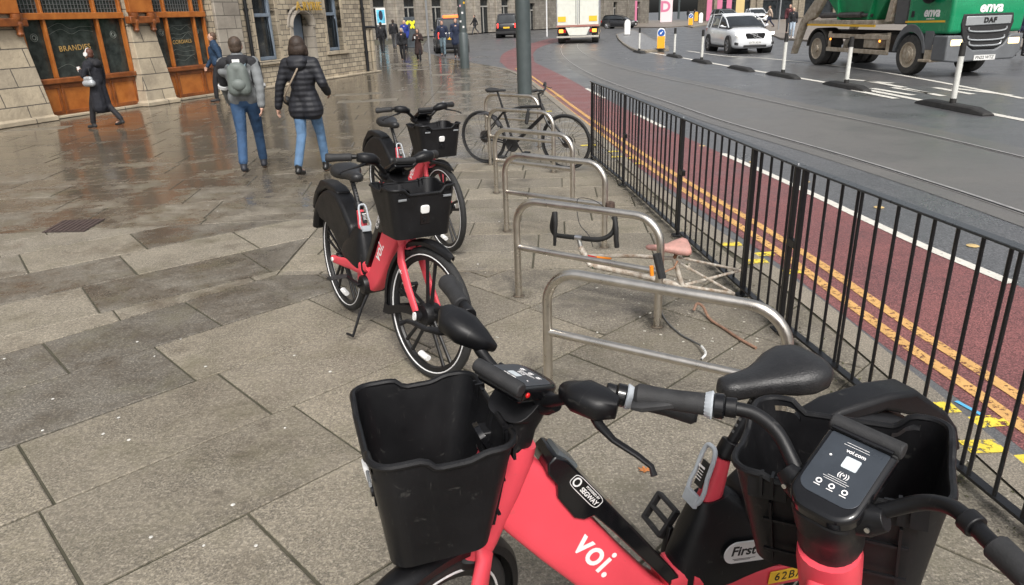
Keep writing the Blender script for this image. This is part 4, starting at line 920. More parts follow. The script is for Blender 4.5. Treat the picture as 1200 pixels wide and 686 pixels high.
    # front face
    mb = MB(); zg = hood - .30; gp = [(-.36, zg - .13), (.36, zg - .13), (.43, zg + .02), (.40, zg + .10), (-.40, zg + .10), (-.43, zg + .02)]
    mb.prism([(a * W / 1.9, b) for a, b in gp], xf - .1, xf + .012, 'yz'); gr = mb.build('grille', BLKG, t, bevel=.02)
    mb = MB(); mb.tube([(xf + .02, .26, zg - .11), (xf + .02, -.26, zg + .09)], .012, 6); mb.lathe([(.07, xf + .014), (.09, xf + .014), (.09, xf + .028), (.07, xf + .028)], (0, 0, zg - .01), 'x', 20, closed=True); mb.build('grille_emblem', CHROME, gr) if name == 'white_suv' else mb.M
    mb = MB(); mb.box((xf - .04, 0, .33), (.12, W * .52, .10)); [mb.prism([(s * W * .33, .36), (s * W * .44, .40), (s * W * .44, .50), (s * W * .34, .46)], xf - .22, xf - .02, 'yz') for s in (-1, 1)]; mb.build('lower_intakes', BLKR, t, bevel=.01)
    mb = MB(); mb.box((xf + .012, 0, .47), (.015, .52, .115)); pl = mb.build('front_plate', PLT, t)
    if plate: text_mesh('plate_lettering', plate, .11, TXTB, pl, basis((xf + .021, 0, .47), (0, 1, 0), (0, 0, 1)), .002, .001)
    mb = MB(); mb.box((xr - .005, 0, .80 if taxi else .75), (.02, .5, .12)); mb.build('rear_plate', YPL, t)
    mb = MB(); mb.box((xr + .03, 0, .42), (.16, W * .9, .20)); mb.build('rear_bumper', BLKR if taxi else paint, t, bevel=.03)
    return t
WP = mat('white car paint', (.70, .72, .74), .22, coat=.6, n_scale=3, n_amt=.04); BP_ = mat('black car paint', (.012, .012, .014), .22, coat=.6, n_scale=3, n_amt=.2); SP = mat('silver car paint', (.30, .34, .36), .28, .3, coat=.5); DGP = mat('dark grey car paint', (.03, .032, .036), .25, coat=.6)
def gp(u, v, z=ROADZ): p = G(u, v, z); return (p.x, p.y, z)
c0 = G(882, 63.5, ROADZ); car('white_suv', 'white sport utility car with lit headlights driving towards the camera', (c0.x, c0.y + 2.35, ROADZ), R_(-89), WP, 4.7, 1.9, 1.66, 1.06, plate='SY70 XLW', scale=1.03)
c0 = G(891, 27.5, ROADZ); car('white_car', 'smaller white saloon car behind the white sport utility car, headlights on', (c0.x, c0.y + 2, ROADZ), R_(-98), WP, 4.5, 1.85, 1.5, .95, scale=1.25)
c0 = G(857, 27, ROADZ); car('grey_car', 'silver grey car half hidden behind the roof of the white sport utility car', (c0.x, c0.y + 3, ROADZ), R_(-75), SP, 4.3, 1.8, 1.5, .95, scale=1.3, lights=False)
c0 = G(735, 33.5, ROADZ); car('black_hatchback', 'black hatchback turning out from behind the white box lorry', (c0.x - .9, c0.y + .9, ROADZ), R_(-28), BP_, 4.1, 1.75, 1.55, .98, lights=False, scale=1.08, boxy=.5)
c0 = G(590, 45, ROADZ); car('black_taxi', 'black taxi seen from behind with red tail lights, left of the tall pole', (c0.x + .6, c0.y + 2.5, ROADZ), R_(84), BP_, 4.6, 1.85, 1.85, 1.1, boxy=.8, taxi=True, lights=False, scale=1.18)
tx = G(533, 63, ROADZ); tx = car('grey_taxi', 'dark grey taxi with a lit orange roof sign behind the two crossing people', (tx.x - .4, tx.y + 2.6, ROADZ), R_(97), DGP, 4.6, 1.9, 1.88, 1.12, boxy=.8, taxi=True, lights=False, scale=1.05)
mb = MB(); mb.box((-1.6, 0, 1.93), (.12, .85, .16)); mb.build('roof_sign', mat('lit orange taxi sign', (1, .16, .03), .4, emit=1.4), tx, bevel=.03)
# ------------------------------------------------------------------ skip lorry
GRN = mat('green lorry paint', (.004, .24, .10), .25, coat=.5, n_scale=2, n_amt=.12, rv=.06); GRN2 = mat('green skip steel', (.01, .24, .09), .45, n_scale=3, n_amt=.25, rv=.1)
DIRT = mat('dirty cream steel', (.56, .50, .40), .6, n_scale=5, n_amt=.3, base2=(.24, .18, .12), n_detail=8); GPL = mat('grey bumper plastic', (.125, .132, .14), .5, n_scale=4, n_amt=.15); DK = mat('dirty chassis', (.035, .032, .028), .7, n_scale=6, n_amt=.4)
t = thing('skip_lorry', 'green and grey skip lorry with its headlights on, carrying a green skip', 'lorry', (12.68, 21.32, ROADZ), R_(-82.7))
YL, YR = -1.2, .93
mb = MB(); mb.prism([(-.28, 1.12), (.62, 1.10), (1.50, 1.12), (1.53, 1.6), (1.50, 2.0), (1.38, 2.95), (1.2, 3.05), (-.28, 3.05)], YL, YR); cab = mb.build('cab', GRN, t, bevel=.09, seg=4)
mb = MB(); mb.prism([(.45, 2.04), (1.27, 2.04), (1.16, 2.80), (.50, 2.80)], YL - .006, YR + .006); mb.build('side_windows', GLASS, cab, bevel=.02)
mb = MB(); mb.prism([(YL + .1, 1.97), (YR - .1, 1.97), (YR - .18, 2.85), (YL + .18, 2.85)], 1.30, 1.512, 'yz'); ws = mb.build('windscreen', GLASS, cab, bevel=.02); ws.data.transform(Matrix.Translation((0, 0, 0)))
for v_ in ws.data.vertices:
    if v_.co.z > 2.4: v_.co.x -= .10
mb = MB(); mb.prism([(-.30, 1.39), (1.30, 1.41), (1.30, 1.46), (-.30, 1.44)], YL - .004, YL + .02); mb.build('yellow_stripe', YPL, cab)
mb = MB(); mb.box((-.02, YL, 1.62), (.12, .03, .16)); mb.box((-.02, YL, 1.05), (.05, .03, .05)); mb.build('door_handle', BLKR, cab, bevel=.01)
mb = MB(); mb.ell((.75, YL - .16, 2.05), (.22, .14, .17)); mb.tube([(1.2, YL, 2.3), (.85, YL - .14, 2.15)], .02, 6); mb.build('mirror', BLK, cab)
fside = lambda x, z, y: basis((x, y, z), (1, 0, 0), (0, 0, 1))
text_mesh('lettering', 'enva', .34, TXTW, cab, fside(.74, 1.66, YL - .004), .004, .011, .15); text_mesh('lettering', 'your.bin.com', .06, TXTW, cab, fside(.72, 1.50, YL - .004), .003, .001)
text_mesh('lettering', 'enva', .36, TXTW, cab, basis((1.535, -.12, 1.75), (0, 1, 0), (0, 0, 1)), .004, .012, .15)
mb = MB(); mb.prism([(-.88, 1.60), (.55, 1.60), (.60, 1.36), (.52, 1.02), (.42, .84), (.18, .72), (-.42, .72), (-.68, .84), (-.80, 1.02), (-.90, 1.36)], 1.45, 1.548, 'yz'); gl = mb.build('grille_panel', BLKR, t, bevel=.02)
mb = MB(); mb.prism([(-.80, 1.54), (.50, 1.54), (.50, 1.33), (-.80, 1.31)], 1.53, 1.575, 'yz'); bar = mb.build('silver_grille_bar', mat('silver plastic', (.45, .47, .48), .25, .5), gl, bevel=.015)
text_mesh('grille_lettering', 'DAF', .17, TXTB, gl, basis((1.580, -.12, 1.43), (0, 1, 0), (0, 0, 1)), .01, .01, space=1.2)
for zc, hw in ((1.19, .54), (.98, .52), (.84, .46)):
    mb = MB(); mb.tube(smooth3([(1.56, -hw - .14, zc + .08), (1.565, -hw - .12, zc), (1.57, -.4, zc - .035), (1.57, .1, zc - .035), (1.565, hw - .16, zc), (1.56, hw - .14, zc + .08)]), .022, 6); mb.build('grille_slat', mat('silver plastic', (.45, .47, .48), .25, .5), gl)
mb = MB(); mb.prism([(YL - .03, 1.08), (-.84, 1.08), (-.72, .88), (-.45, .70), (.2, .70), (.42, .82), (.58, 1.08), (YR + .03, 1.08), (YR + .02, .62), (YR - .14, .44), (-.95, .40), (YL - .03, .44)], 1.0, 1.56, 'yz'); bmp = mb.build('bumper', GPL, t, bevel=.04, seg=3)
mb = MB(); mb.box((1.48, -.15, .52), (.12, 1.0, .16)); mb.build('bumper_recess', BLKR, bmp)
for yc in (-.97, .70): mb = MB(); mb.box((1.52, yc, .90), (.10, .34, .17)); mb.build('headlight', HLO, t, bevel=.03)
mb = MB(); mb.box((1.57, -.08, .50), (.02, .62, .13)); pl = mb.build('front_plate', PLT, t); text_mesh('plate_lettering', 'PN22 WTZ', .11, TXTB, pl, basis((1.582, -.08, .50), (0, 1, 0), (0, 0, 1)), .002, .001)
mb = MB(); mb.tube([V(.62 * math.cos(a), YL + .18, .54 + .66 * math.sin(a)) for a in [R_(8 + 164 * k / 14) for k in range(15)]], .05, 4, flat=4., upv=V(0, 1, 0))
rings = []
for k in range(15):
    a = R_(5 + 170 * k / 14); e = V(math.cos(a), 0, math.sin(a)); rings.append([V(0, 0, .55) + e * q + V(0, yy, 0) for q, yy in ((.60, YL - .01), (.70 + .12 * max(0, math.sin(a)) ** 3, YL - .01), (.70 + .12 * max(0, math.sin(a)) ** 3, YL + .4), (.60, YL + .4))])
mb = MB(); mb.loft(rings); mb.box((.78, YL + .14, .95), (.35, .28, .5)); mb.build('front_wheel_guard', GPL, t, bevel=.015)
mb = MB(); mb.box((.90, YL + .16, .62), (.45, .3, .44)); mb.box((.80, YL + .0, .42), (.5, .12, .07)); mb.build('cab_step', DIRT, t, bevel=.015)
mb = MB(); mb.box((-.62, YL + .5, 2.1), (.55, .9, 1.5)); mb.build('grey_side_panel', mat('grey engine cowl', (.10, .10, .10), .6, n_scale=3, n_amt=.2), t, bevel=.03)
for s, y0 in ((-1, YL + .16), (1, YR - .16)):
    vwheel(t, (0, y0, .54), .54, .30, s, 'front', DIRT); vwheel(t, (-4.85, y0 - s * -.0, .54), .54, .30, s, 'rear', DIRT)
for s, y0 in ((-1, YL + .5), (1, YR - .5)): vwheel(t, (-4.85, y0, .54), .54, .28, s, 'rear', DIRT)
mb = MB(); [mb.box((-2.8, y, .98), (6.6, .10, .26)) for y in (-.55, .3)]; mb.box((-2.8, -.12, .75), (1.2, 1.4, .5)); mb.box((-1.2, -.12, .8), (.5, 1.6, .5)); mb.build('chassis', DK, t)
mb = MB(); mb.prism([(-5.6, 1.28), (-1.70, 1.26), (-1.70, 1.33), (-5.6, 1.34)], YL - .01, YL + .03); mb.build('yellow_bed_stripe', YPL, t)
mb = MB(); mb.prism([(-5.6, 1.345), (-1.70, 1.335), (-1.70, 1.46), (-5.55, 1.46)], YL, YR); mb.build('bed', DIRT, t, bevel=.01)
for z, x0 in ((.98, -4.2), (.55, -4.25)): mb = MB(); mb.box(((x0 - .95) / 2, YL + .03, z), (abs(x0 + .95), .04, .13)); mb.build('side_guard', DIRT, t, bevel=.01)
for x in (-4.15, -1.02): mb = MB(); mb.box((x, YL + .055, .80), (.13, .03, .62)); mb.build('guard_post', DIRT, t)
mb = MB(); mb.box((-1.9, YL + .25, .86), (.75, .35, .42)); mb.build('side_tank', DIRT, t, bevel=.03)
for x in (-4.02, -1.35): mb = MB(); mb.ell((x, YL - .0, .87), (.05, .02, .035)); mb.build('side_marker', AMB, t)
rings = []
for k in range(13):
    a = R_(10 + 165 * k / 12); e = V(math.cos(a), 0, math.sin(a)); rings.append([V(-4.85, 0, .55) + e * q + V(0, yy, 0) for q, yy in ((.62, YL), (.665, YL), (.665, YL + .6), (.62, YL + .6))])
mb = MB(); mb.loft(rings); mb.build('rear_mudguard', DK, t)
for y0 in (YL - .02, YR - .14): 
    mb = MB(); mb.prism([(-6.55, .30), (-6.30, .30), (-5.75, 1.35), (-5.15, 1.55), (-4.60, 2.2), (-4.2, 3.2), (-4.6, 3.2), (-5.05, 2.3), (-5.60, 1.85), (-6.1, 1.40)], y0, y0 + .16); mb.build('lifting_arm', DIRT, t, bevel=.02)
mb = MB(); mb.tube([(-4.9, YL + .12, 1.60), (-2.6, YL + .12, 1.62)], .09, 12); mb.tube([(-2.7, YL + .12, 1.62), (-2.1, YL + .12, 1.60)], .055, 10); mb.build('hydraulic_ram', mat('worn dark steel', (.10, .09, .085), .4, .5, n_scale=8, n_amt=.4), t)
mb = MB(); mb.prism([(-1.25, 1.42), (-1.02, 1.42), (-.72, 2.9), (-.92, 2.9)], YL, YL + .12); mb.prism([(-1.25, 1.42), (-1.02, 1.42), (-.72, 2.9), (-.92, 2.9)], YR - .12, YR); mb.box((-1.12, -.1, 1.5), (.2, 2.0, .12)); mb.build('gantry_post', DIRT, t, bevel=.01)
t2 = thing('skip', 'empty looking green steel skip loaded on the skip lorry bed', 'skip', (12.68 - math.cos(R_(-82.7)) * 3.0, 21.32 - math.sin(R_(-82.7)) * 3.0, ROADZ + 1.46), R_(-82.7))
mb = MB(); mb.loft([[V(-.95, -1.0, .0), V(1.0, -1.0, .0), V(1.0, .75, .0), V(-.95, .75, .0)], [V(-1.7, -1.12, .75), V(1.75, -1.12, .75), V(1.75, .86, .75), V(-1.7, .86, .75)], [V(-1.9, -1.12, 1.5), V(1.95, -1.12, 1.5), V(1.95, .86, 1.5), V(-1.9, .86, 1.5)]]); sk = mb.build('shell', GRN2, t2, bevel=.03, sharp=20)
for x in (-.9, .0, .9): mb = MB(); mb.prism([(x * .9 - .04, .02), (x * .9 + .04, .02), (x * 1.4 + .05, 1.5), (x * 1.4 - .05, 1.5)], -1.16, -1.02); mb.build('stiffener', GRN2, sk) if x != 0 else None
mb = MB(); [mb.box((0.02, y, 1.5), (3.9, .08, .1)) for y in (-1.13, .87)]; mb.build('top_rim', GRN2, sk)
# ------------------------------------------------------------------ white box lorry (rear view)
bl_ = G(657, 52, ROADZ); br_ = G(697, 50.5, ROADZ); c = (bl_ + br_) / 2; Wd = 2.95; hd = R_(82)
t = thing('box_lorry', 'white box lorry seen from behind with amber lights glowing', 'lorry', (c.x, c.y, ROADZ), hd)
WB_ = mat('white lorry panel', (.66, .67, .60), .5, n_scale=3, n_amt=.08); SB_ = mat('grey lorry side', (.36, .37, .38), .5, n_scale=4, n_amt=.2)
mb = MB(); mb.box((4.2, 0, 3.1), (8.4, Wd, 3.9)); bx = mb.build('box_body', SB_, t, bevel=.03)
for s in (-1, 1): mb = MB(); mb.box((-.02, s * Wd * .245, 3.1), (.04, Wd * .47, 3.75)); d_ = mb.build('rear_door', WB_, bx, bevel=.01)
mb = MB(); [mb.tube([(-.06, y, 1.3), (-.06, y, 4.9)], .02, 6) for y in (-.12, .12)]; mb.build('door_rods', GPL, bx)
for y in (1.1, -1.05): mb = MB(); mb.box((-.055, y, 1.62), (.02, .55, .34)); mb.build('hazard_plate', YPL, bx)
mb = MB(); mb.box((-.05, 0, 1.16), (.12, Wd, .12)); mb.build('sill_bar', mat('red tape steel', (.35, .16, .13), .5), t)
mb = MB(); mb.prism([(-.85, 1.06), (.85, 1.06), (.60, .55), (-.60, .55)], -.10, -.04, 'yz'); mb.build('tail_lift_plate', WB_, t, bevel=.01)
mb = MB(); mb.box((-.02, 0, .45), (.14, Wd, .13)); mb.build('rear_bumper', mat('dull bumper steel', (.45, .43, .38), .45, .3), t, bevel=.02)
for s in (-1, 1):
    mb = MB(); mb.box((-.03, s * 1.12, .80), (.1, .62, .32)); lc = mb.build('light_cluster', BLKR, t, bevel=.02)
    mb = MB(); mb.box((-.09, s * 1.15, .84), (.04, .3, .22)); mb.build('amber_light', AMB, lc, bevel=.02); mb = MB(); mb.box((-.09, s * .90, .84), (.04, .14, .18)); mb.build('red_light', REDL, lc)
mb = MB(); mb.box((4.0, 0, .85), (8.0, .9, .3)); [mb.box((4.6, s * (Wd / 2 - .12), .75), (2.4, .15, .55)) for s in (-1, 1)]; mb.build('chassis', DK, t)
for s in (-1, 1):
    for x in (1.9, 3.2, 8.9): vwheel(t, (x if x > 3 else 1.1, s * (Wd / 2 - .28), .56), .56, .45, s, 'rear', DIRT) if x != 3.2 else vwheel(t, (2.35, s * (Wd / 2 - .28), .56), .56, .45, s, 'rear', DIRT)
mb = MB(); mb.box((9.4, 0, 1.9), (1.7, Wd * .96, 2.4)); mb.build('cab', WB_, t, bevel=.1)
text_mesh('lettering', 'Bullet', .42, mat('pale blue lettering', (.30, .48, .55), .6), bx, basis((-.045, .2, 3.02), (0, -1, 0), (0, 0, 1)), .004, .004)
# ------------------------------------------------------------------ black bicycle locked to a stand
def spokes(mb, c, r, n, M=None):
    for k in range(n):
        a = 2 * math.pi * k / n; mb.tube([(c[0] + .02 * math.cos(a + 1), .012 * (-1) ** k, c[2] + .02 * math.sin(a + 1)), (c[0] + r * math.cos(a), 0, c[2] + r * math.sin(a))], .0016, 4)
def thinwheel(t, hub, r, tyre, rimm, tr=.019, tk='wheel'):
    mb = MB(); N_ = 48; mb.tube([(r * math.cos(2 * math.pi * k / N_), 0, r * math.sin(2 * math.pi * k / N_)) for k in range(N_)], tr, 8, closed=True, upv=V(0, 1, 0)); w_ = mb.build(tk, tyre, t); w_.location = hub
    mb = MB(); mb.tube([((r - tr - .004) * math.cos(2 * math.pi * k / N_), 0, (r - tr - .004) * math.sin(2 * math.pi * k / N_)) for k in range(N_)], .010, 6, closed=True, upv=V(0, 1, 0)); spokes(mb, (0, 0, 0), r - .02, 28); mb.lathe([(.001, -.045), (.018, -.045), (.018, .045), (.001, .045)], axis='y', n=10); mb.build('rim', rimm, w_); return w_
ra_, fa_ = G(569, 191), G(664, 199); hd = math.atan2((fa_ - ra_).y, (fa_ - ra_).x); WBB = (fa_ - ra_).length
t = thing('bicycle', 'black flat bar bicycle locked across a steel hoop near the tall pole', 'bicycle', ra_, hd); t.rotation_euler = (R_(3), 0, hd)
BF = mat('matt black frame', (.014, .014, .015), .4, n_scale=20, n_amt=.3); RW = .345
for x, nm in ((0, 'rear_wheel'), (WBB, 'front_wheel')):
    w_ = thinwheel(t, (x, 0, RW), RW - .015, BLKR, BF, .0165, nm)
    mb = MB(); mb.lathe([(.03, .03), (.08, .032), (.08, .035), (.03, .034)], axis='y', n=20, closed=True); mb.build('disc_rotor', mat('worn dark steel', (.1, .09, .085), .4, .5), w_)
bb, st_, ht, hb_ = V(.46, 0, .28), V(.33, 0, .72), V(WBB - .33, 0, .80), V(WBB - .27, 0, .66)
mb = MB(); mb.tube([bb, st_], .017, 10); mb.tube([st_ - V(-.02, 0, .03), (st_ + ht) / 2 + V(0, 0, -.005), ht - V(0, 0, .03)], .018, 10); mb.tube([bb, hb_ + V(0, 0, .03)], .023, 10); mb.tube([hb_, ht], .022, 10)
for s in (-1, 1): mb.tube([bb + V(0, s * .03, 0), V(0, s * .06, RW)], .010, 8); mb.tube([st_ - V(0, 0, .04) + V(0, s * .012, 0), V(0, s * .06, RW)], .009, 8)
mb.build('frame', BF, t)
mb = MB()
for s in (-1, 1): mb.tube([hb_ + V(0, s * .03, 0), hb_ + V(.05, s * .058, -.08), V(WBB, s * .055, RW)], [.016, .016, .010], 8)
mb.build('fork', BF, t)
mb = MB(); mb.tube([st_, st_ + V(-.07, 0, .22)], .013, 8); mb.build('seat_post', BF, t)
mb = MB(); solid = [(-.16, .96, .99, .03, .04), (-.12, .945, 1.0, .06, .075), (-.05, .945, 1.0, .06, .06), (.03, .955, .99, .03, .025), (.12, .96, .985, .015, .015)]; solidloft(mb, [(st_.x - .07 + x, a - .02, b - .02, c, d) for x, a, b, c, d in solid], 14, 2.5); mb.build('saddle', BLKR, t)
mb = MB(); q = Matrix.Rotation(R_(16), 3, 'Z'); top_ = ht + V(-.03, 0, .12)
mb.tube([ht, top_, top_ + V(.07, 0, .03)], .015, 8); mb.tube([top_ + V(.07, 0, .03) + q @ V(-.05, -.33, .06), top_ + V(.07, 0, .03) + q @ V(.0, -.12, .03), top_ + V(.07, 0, .03), top_ + V(.07, 0, .03) + q @ V(0, .12, .02), top_ + V(.07, 0, .03) + q @ V(-.04, .33, .05)], .0125, 10); mb.build('handlebar', BF, t)
for s in (-1, 1): mb = MB(); c_ = top_ + V(.07, 0, .03); mb.tube([c_ + q @ V(-.035, s * .22, .045), c_ + q @ V(-.05, s * .34, .055)], .017, 10); mb.tube([c_ + q @ V(-.02, s * .2, .035), c_ + q @ V(.05, s * .2, .01), c_ + q @ V(.04, s * .31, .0)], .006, 6); mb.build('grip', BLKR, t)
mb = MB(); mb.lathe([(.001, -.05), (.09, -.05), (.095, -.046), (.09, -.042), (.001, -.042)], bb, 'y', 24); [mb.tube([bb + V(0, s * .06, 0), bb + V(s * .09, s * .08, -.14), bb + V(s * .09, s * .16, -.14)], [.012, .010, .008], 8) for s in (-1, 1)]; mb.build('crankset', BLKR, t)
for s in (-1, 1): mb = MB(); mb.box(bb + V(s * .09, s * .15, -.14), (.09, .08, .02)); mb.build('pedal', BLKR, t, bevel=.004)
mb = MB(); mb.sweep([V(-.05, -.03, .62) + V(-.0, 0, .03), V(.08, 0, .66), V(.20, 0, .60), V(.27, 0, .50)], [sup(.028, .004, 10), sup(.03, .02, 10, 3), sup(.032, .028, 10, 3), sup(.03, .03, 10, 3)], V(0, 0, 1)); mb.build('mudguard_bag', mat('dusty black nylon', (.05, .05, .055), .7), t)
# lock
lk = thing('bicycle_lock', 'black folding lock strapping the black bicycle frame to its steel hoop', 'lock', tuple(V(.27, 9.0, 0)))
# position on stand 5 top
A5, B5 = STP[4]; pL = A5.lerp(B5, .62); lk.location = pL; mb = MB(); mb.box((0, 0, .66), (.045, .09, .19), Matrix.Rotation(R_(12), 3, 'Y')); mb.build('body', BLKR, lk, bevel=.012)
# ------------------------------------------------------------------ stripped racing bicycle
def PY(u, v, Y):
    d = fw * F + RT * (u - 600) - UP * (v - 343); k = Y / d.y; return V(d.x * k, Y, H + d.z * k)
o0 = V(.95, 4.3, 0); t = thing('racing_bicycle', 'stripped white racing bicycle frame with drop handlebar and torn pink saddle, no wheels', 'bicycle', o0)
def Q(u, v, Y): return PY(u, v, Y) - o0
WF = mat('scuffed white frame', (.66, .63, .56), .5, n_scale=22, n_amt=.2, base2=(.24, .16, .10)); TAPE = mat('black bar tape', (.012, .012, .012), .7, bump=.5, b_scale=120)
hdl = Q(692, 311, 4.50); hdt = Q(680, 290, 4.58); stt = Q(790, 303, 4.16); bbp = Q(799, 335, 4.18); dr1 = Q(868, 317, 4.62); dr2 = Q(860, 344, 4.36)
mb = MB(); mb.tube([hdt, hdl], .021, 10); mb.tube([hdl, Q(745, 322, 4.32), bbp], .0195, 10); mb.tube([Q(688, 300, 4.53), Q(740, 300, 4.36), stt + V(0, 0, .0)], .013, 10); mb.tube([stt, bbp], .016, 10)
mb.tube([stt + V(.03, 0, .005), dr1], .0085, 8); mb.tube([bbp, dr1], .010, 8); mb.tube([stt + V(.0, 0, -.01), dr2], .0085, 8); mb.tube([bbp, dr2], .011, 8); mb.tube([Q(808, 309, 4.2), Q(806, 316, 4.2)], .007, 6)
mb.build('frame', WF, t)
mb = MB(); mb.tube([hdl.lerp(bbp, .03), hdl.lerp(bbp, .07)], .0205, 10); mb.build('green_band', mat('green band', (.02, .12, .07), .5), t)
mb = MB(); mb.tube([Q(690, 301, 4.52), Q(700, 301, 4.49)], [.016, .014], 10); mb.build('red_lug', REDL, t)
mb = MB(); mb.tube([Q(700, 301.5, 4.485), Q(716, 302, 4.44)], .0135, 10); mb.build('orange_band', ORG, t)
mb = MB(); mb.tube([Q(678, 280, 4.60), Q(681, 291, 4.58)], .016, 10); mb.build('stem', mat('dirty aluminium', (.4, .4, .38), .4, .8, n_scale=20, n_amt=.3), t)
cl_, lft, rgt = Q(678, 279, 4.60), Q(650, 273, 4.72), Q(712, 278, 4.52)
mb = MB(); mb.tube([cl_ + V(-.022, .012, 0), cl_ + V(.022, -.012, 0)], .018, 10); mb.build('bar_clamp', CHROME, t)
mb = MB(); mb.tube(smooth3([Q(650, 250, 4.70), Q(648, 258, 4.70), Q(647, 268, 4.72), Q(651, 275, 4.72), Q(660, 277, 4.68), cl_ - V(.02, -.01, 0)]), .0165, 10); mb.tube(smooth3([cl_ + V(.02, -.01, 0), Q(700, 281, 4.52), Q(713, 277, 4.50), Q(720, 268, 4.50), Q(721, 255, 4.52)]), .0165, 10); mb.build('drop_handlebar', TAPE, t)
mb = MB(); mb.tube(smooth3([Q(720, 254, 4.52), Q(722, 268, 4.47), Q(722, 280, 4.46), Q(723, 290, 4.46)]), [.017] * 19, 10); mb.build('brake_hood', TAPE, t); mb = MB(); mb.tube([Q(650, 249, 4.70), Q(651, 262, 4.66), Q(650, 288, 4.66)], [.02, .016, .010], 10); mb.build('brake_hood', TAPE, t)
mb = MB(); mb.tube(smooth3([Q(723, 268, 4.47), Q(712, 248, 4.6), Q(698, 236, 4.8), Q(680, 232, 4.9), Q(676, 240, 4.8), Q(679, 262, 4.7), Q(690, 276, 4.6), Q(695, 290, 4.55)]), .0026, 6); mb.build('brake_cable', BLKR, t)
mb = MB(); mb.tube([stt, Q(793, 297, 4.16)], .012, 8); mb.tube([Q(776, 320, 4.12), Q(790, 314, 4.12), Q(794, 306, 4.14)], .006, 6); mb.build('seat_post', mat('rusty post', (.22, .11, .06), .5, .4, n_scale=30, n_amt=.5), t)
mb = MB(); nose, tail = Q(757, 290, 4.13), Q(808, 292, 4.16); ax_ = (tail - nose); rings = []; upz = V(0, -.35, .94).normalized()
for f, hw, hh, dz in ((0, .006, .010, 0), (.06, .018, .015, 0), (.3, .021, .018, .0), (.5, .035, .022, .0), (.7, .062, .028, .008), (.88, .080, .032, .016), (.97, .066, .028, .018), (1.0, .02, .012, .012)):
    c = nose + ax_ * f + upz * dz; sd_ = ax_.normalized().cross(upz); rings.append([c + sd_ * a + upz * b for a, b in sup(hw, hh, 16, 2.6)])
mb.loft(rings); mb.build('saddle', mat('worn pink saddle', (.52, .27, .23), .62, n_scale=26, n_amt=.3, base2=(.34, .20, .17), bump=.3, b_scale=120), t, sharp=80)
mb = MB(); mb.tube([Q(800, 300, 4.10), Q(808, 299, 4.10)], .012, 6); mb.build('saddle_tear', mat('torn green black foam', (.05, .055, .03), .9), t)
lk = thing('bicycle_lock', 'black and orange lock clipped round the steel hoop leg under the pink saddle', 'lock', (.80, 3.97, 0)); ol = V(.80, 3.97, 0)
mb = MB(); mb.tube([PY(768, 298, 3.93) - ol, PY(775, 326, 3.92) - ol], .018, 10); mb.tube([PY(772, 297, 3.93) - ol, PY(778, 326, 3.92) - ol], .014, 10); mb.build('body', BLKR, lk, bevel=0); mb = MB(); mb.tube([PY(763.5, 312, 3.93) - ol, PY(764, 323, 3.93) - ol], .012, 8); mb.build('orange_end', ORG, lk)
def cord(name, label, cat, pts, r, m, tip=None, n=8):
    P0 = G(*pts[0][:2], 0); t = thing(name, label, cat, P0); pp = [G(u, v, z) - P0 for u, v, z in pts]
    mb = MB(); mb.tube(smooth3(pp), r, n); mb.build('cord', m, t)
    if tip: mb = MB(); mb.tube(smooth3(pp[-3:]), r * 1.35, n); mb.build('end', tip, t)
cord('cable', 'thin grey cable trailing from the hoop leg and ending in a white frayed hook', 'cable', [(769, 346, .02), (778, 372, .01), (795, 390, .01), (812, 400, .012), (822, 406, .03), (827, 414, .03), (822, 421, .01)], .0055, mat('grey cable', (.08, .08, .08), .6), mat('frayed white sleeve', (.55, .55, .53), .6, n_scale=80, n_amt=.5))
cord('bent_rod', 'bent copper brown rod lying on the paving behind the nearest steel hoop', 'rod', [(813, 364, .02), (817, 356, .06), (824, 360, .05), (832, 374, .012), (850, 386, .012), (868, 398, .012), (886, 408, .012)], .009, mat('brown corroded metal', (.26, .15, .10), .6, n_scale=25, n_amt=.4))
p = PY(715, 243, 5.62); t = thing('hanging_bag', 'small dark brown pouch hanging inside the third steel hoop', 'bag', p)
mb = MB(); mb.lathe([(.001, -.06), (.018, -.055), (.034, -.03), (.04, .01), (.036, .04), (.015, .05), (.001, .052)], n=12); mb.build('pouch', mat('brown mesh', (.07, .045, .035), .8, n_scale=60, n_amt=.6, bump=.8, b_scale=90), t)
# litter and debris under the stands
mb = MB(); rr_ = random.Random(3)
for k in range(70):
    u, v = rr_.choice([(745 + rr_.gauss(0, 12), 345 + rr_.gauss(0, 5)), (790 + rr_.gauss(0, 20), 385 + rr_.gauss(0, 16)), (810 + rr_.gauss(0, 20), 345 + rr_.gauss(0, 8)), (640 + rr_.gauss(0, 70), 330 + rr_.gauss(0, 40)), (1120 + rr_.gauss(0, 16), 520 + rr_.gauss(0, 22)), (860 + rr_.gauss(0, 30), 380 + rr_.gauss(0, 20))])
    p = G(u, v, 0); s = rr_.uniform(.003, .009); mb.box((p.x, p.y, .003 + s * .2), (s * 2, s, s * .5), Matrix.Rotation(rr_.random() * 3, 3, 'Z'))
struct(mb.build('paper_scraps', mat('pale scraps', (.5, .48, .42), .8, n_scale=9, n_amt=.5)), 'stuff')
mb = MB()
for k in range(900):   # moss and twigs along the guardrail foot
    y = rr_.uniform(.8, 9.5); x = 1.98 - .092 * y + rr_.gauss(.03, .055); s = rr_.uniform(.004, .012)
    q = Matrix.Rotation(rr_.random() * 6.28, 3, 'Z') @ Matrix.Rotation(rr_.uniform(-.9, .9), 3, 'X'); mb.add([q @ V(a, b, 0) + V(x, y, .006) for a, b in ((-s, -s * .3), (s, -s * .2), (s * .6, s * .4), (-s * .4, s * .5))], [(0, 1, 2, 3)])
struct(mb.build('moss', mat('moss and dirt', (.06, .06, .025), .9, n_scale=30, n_amt=.6)), 'stuff')
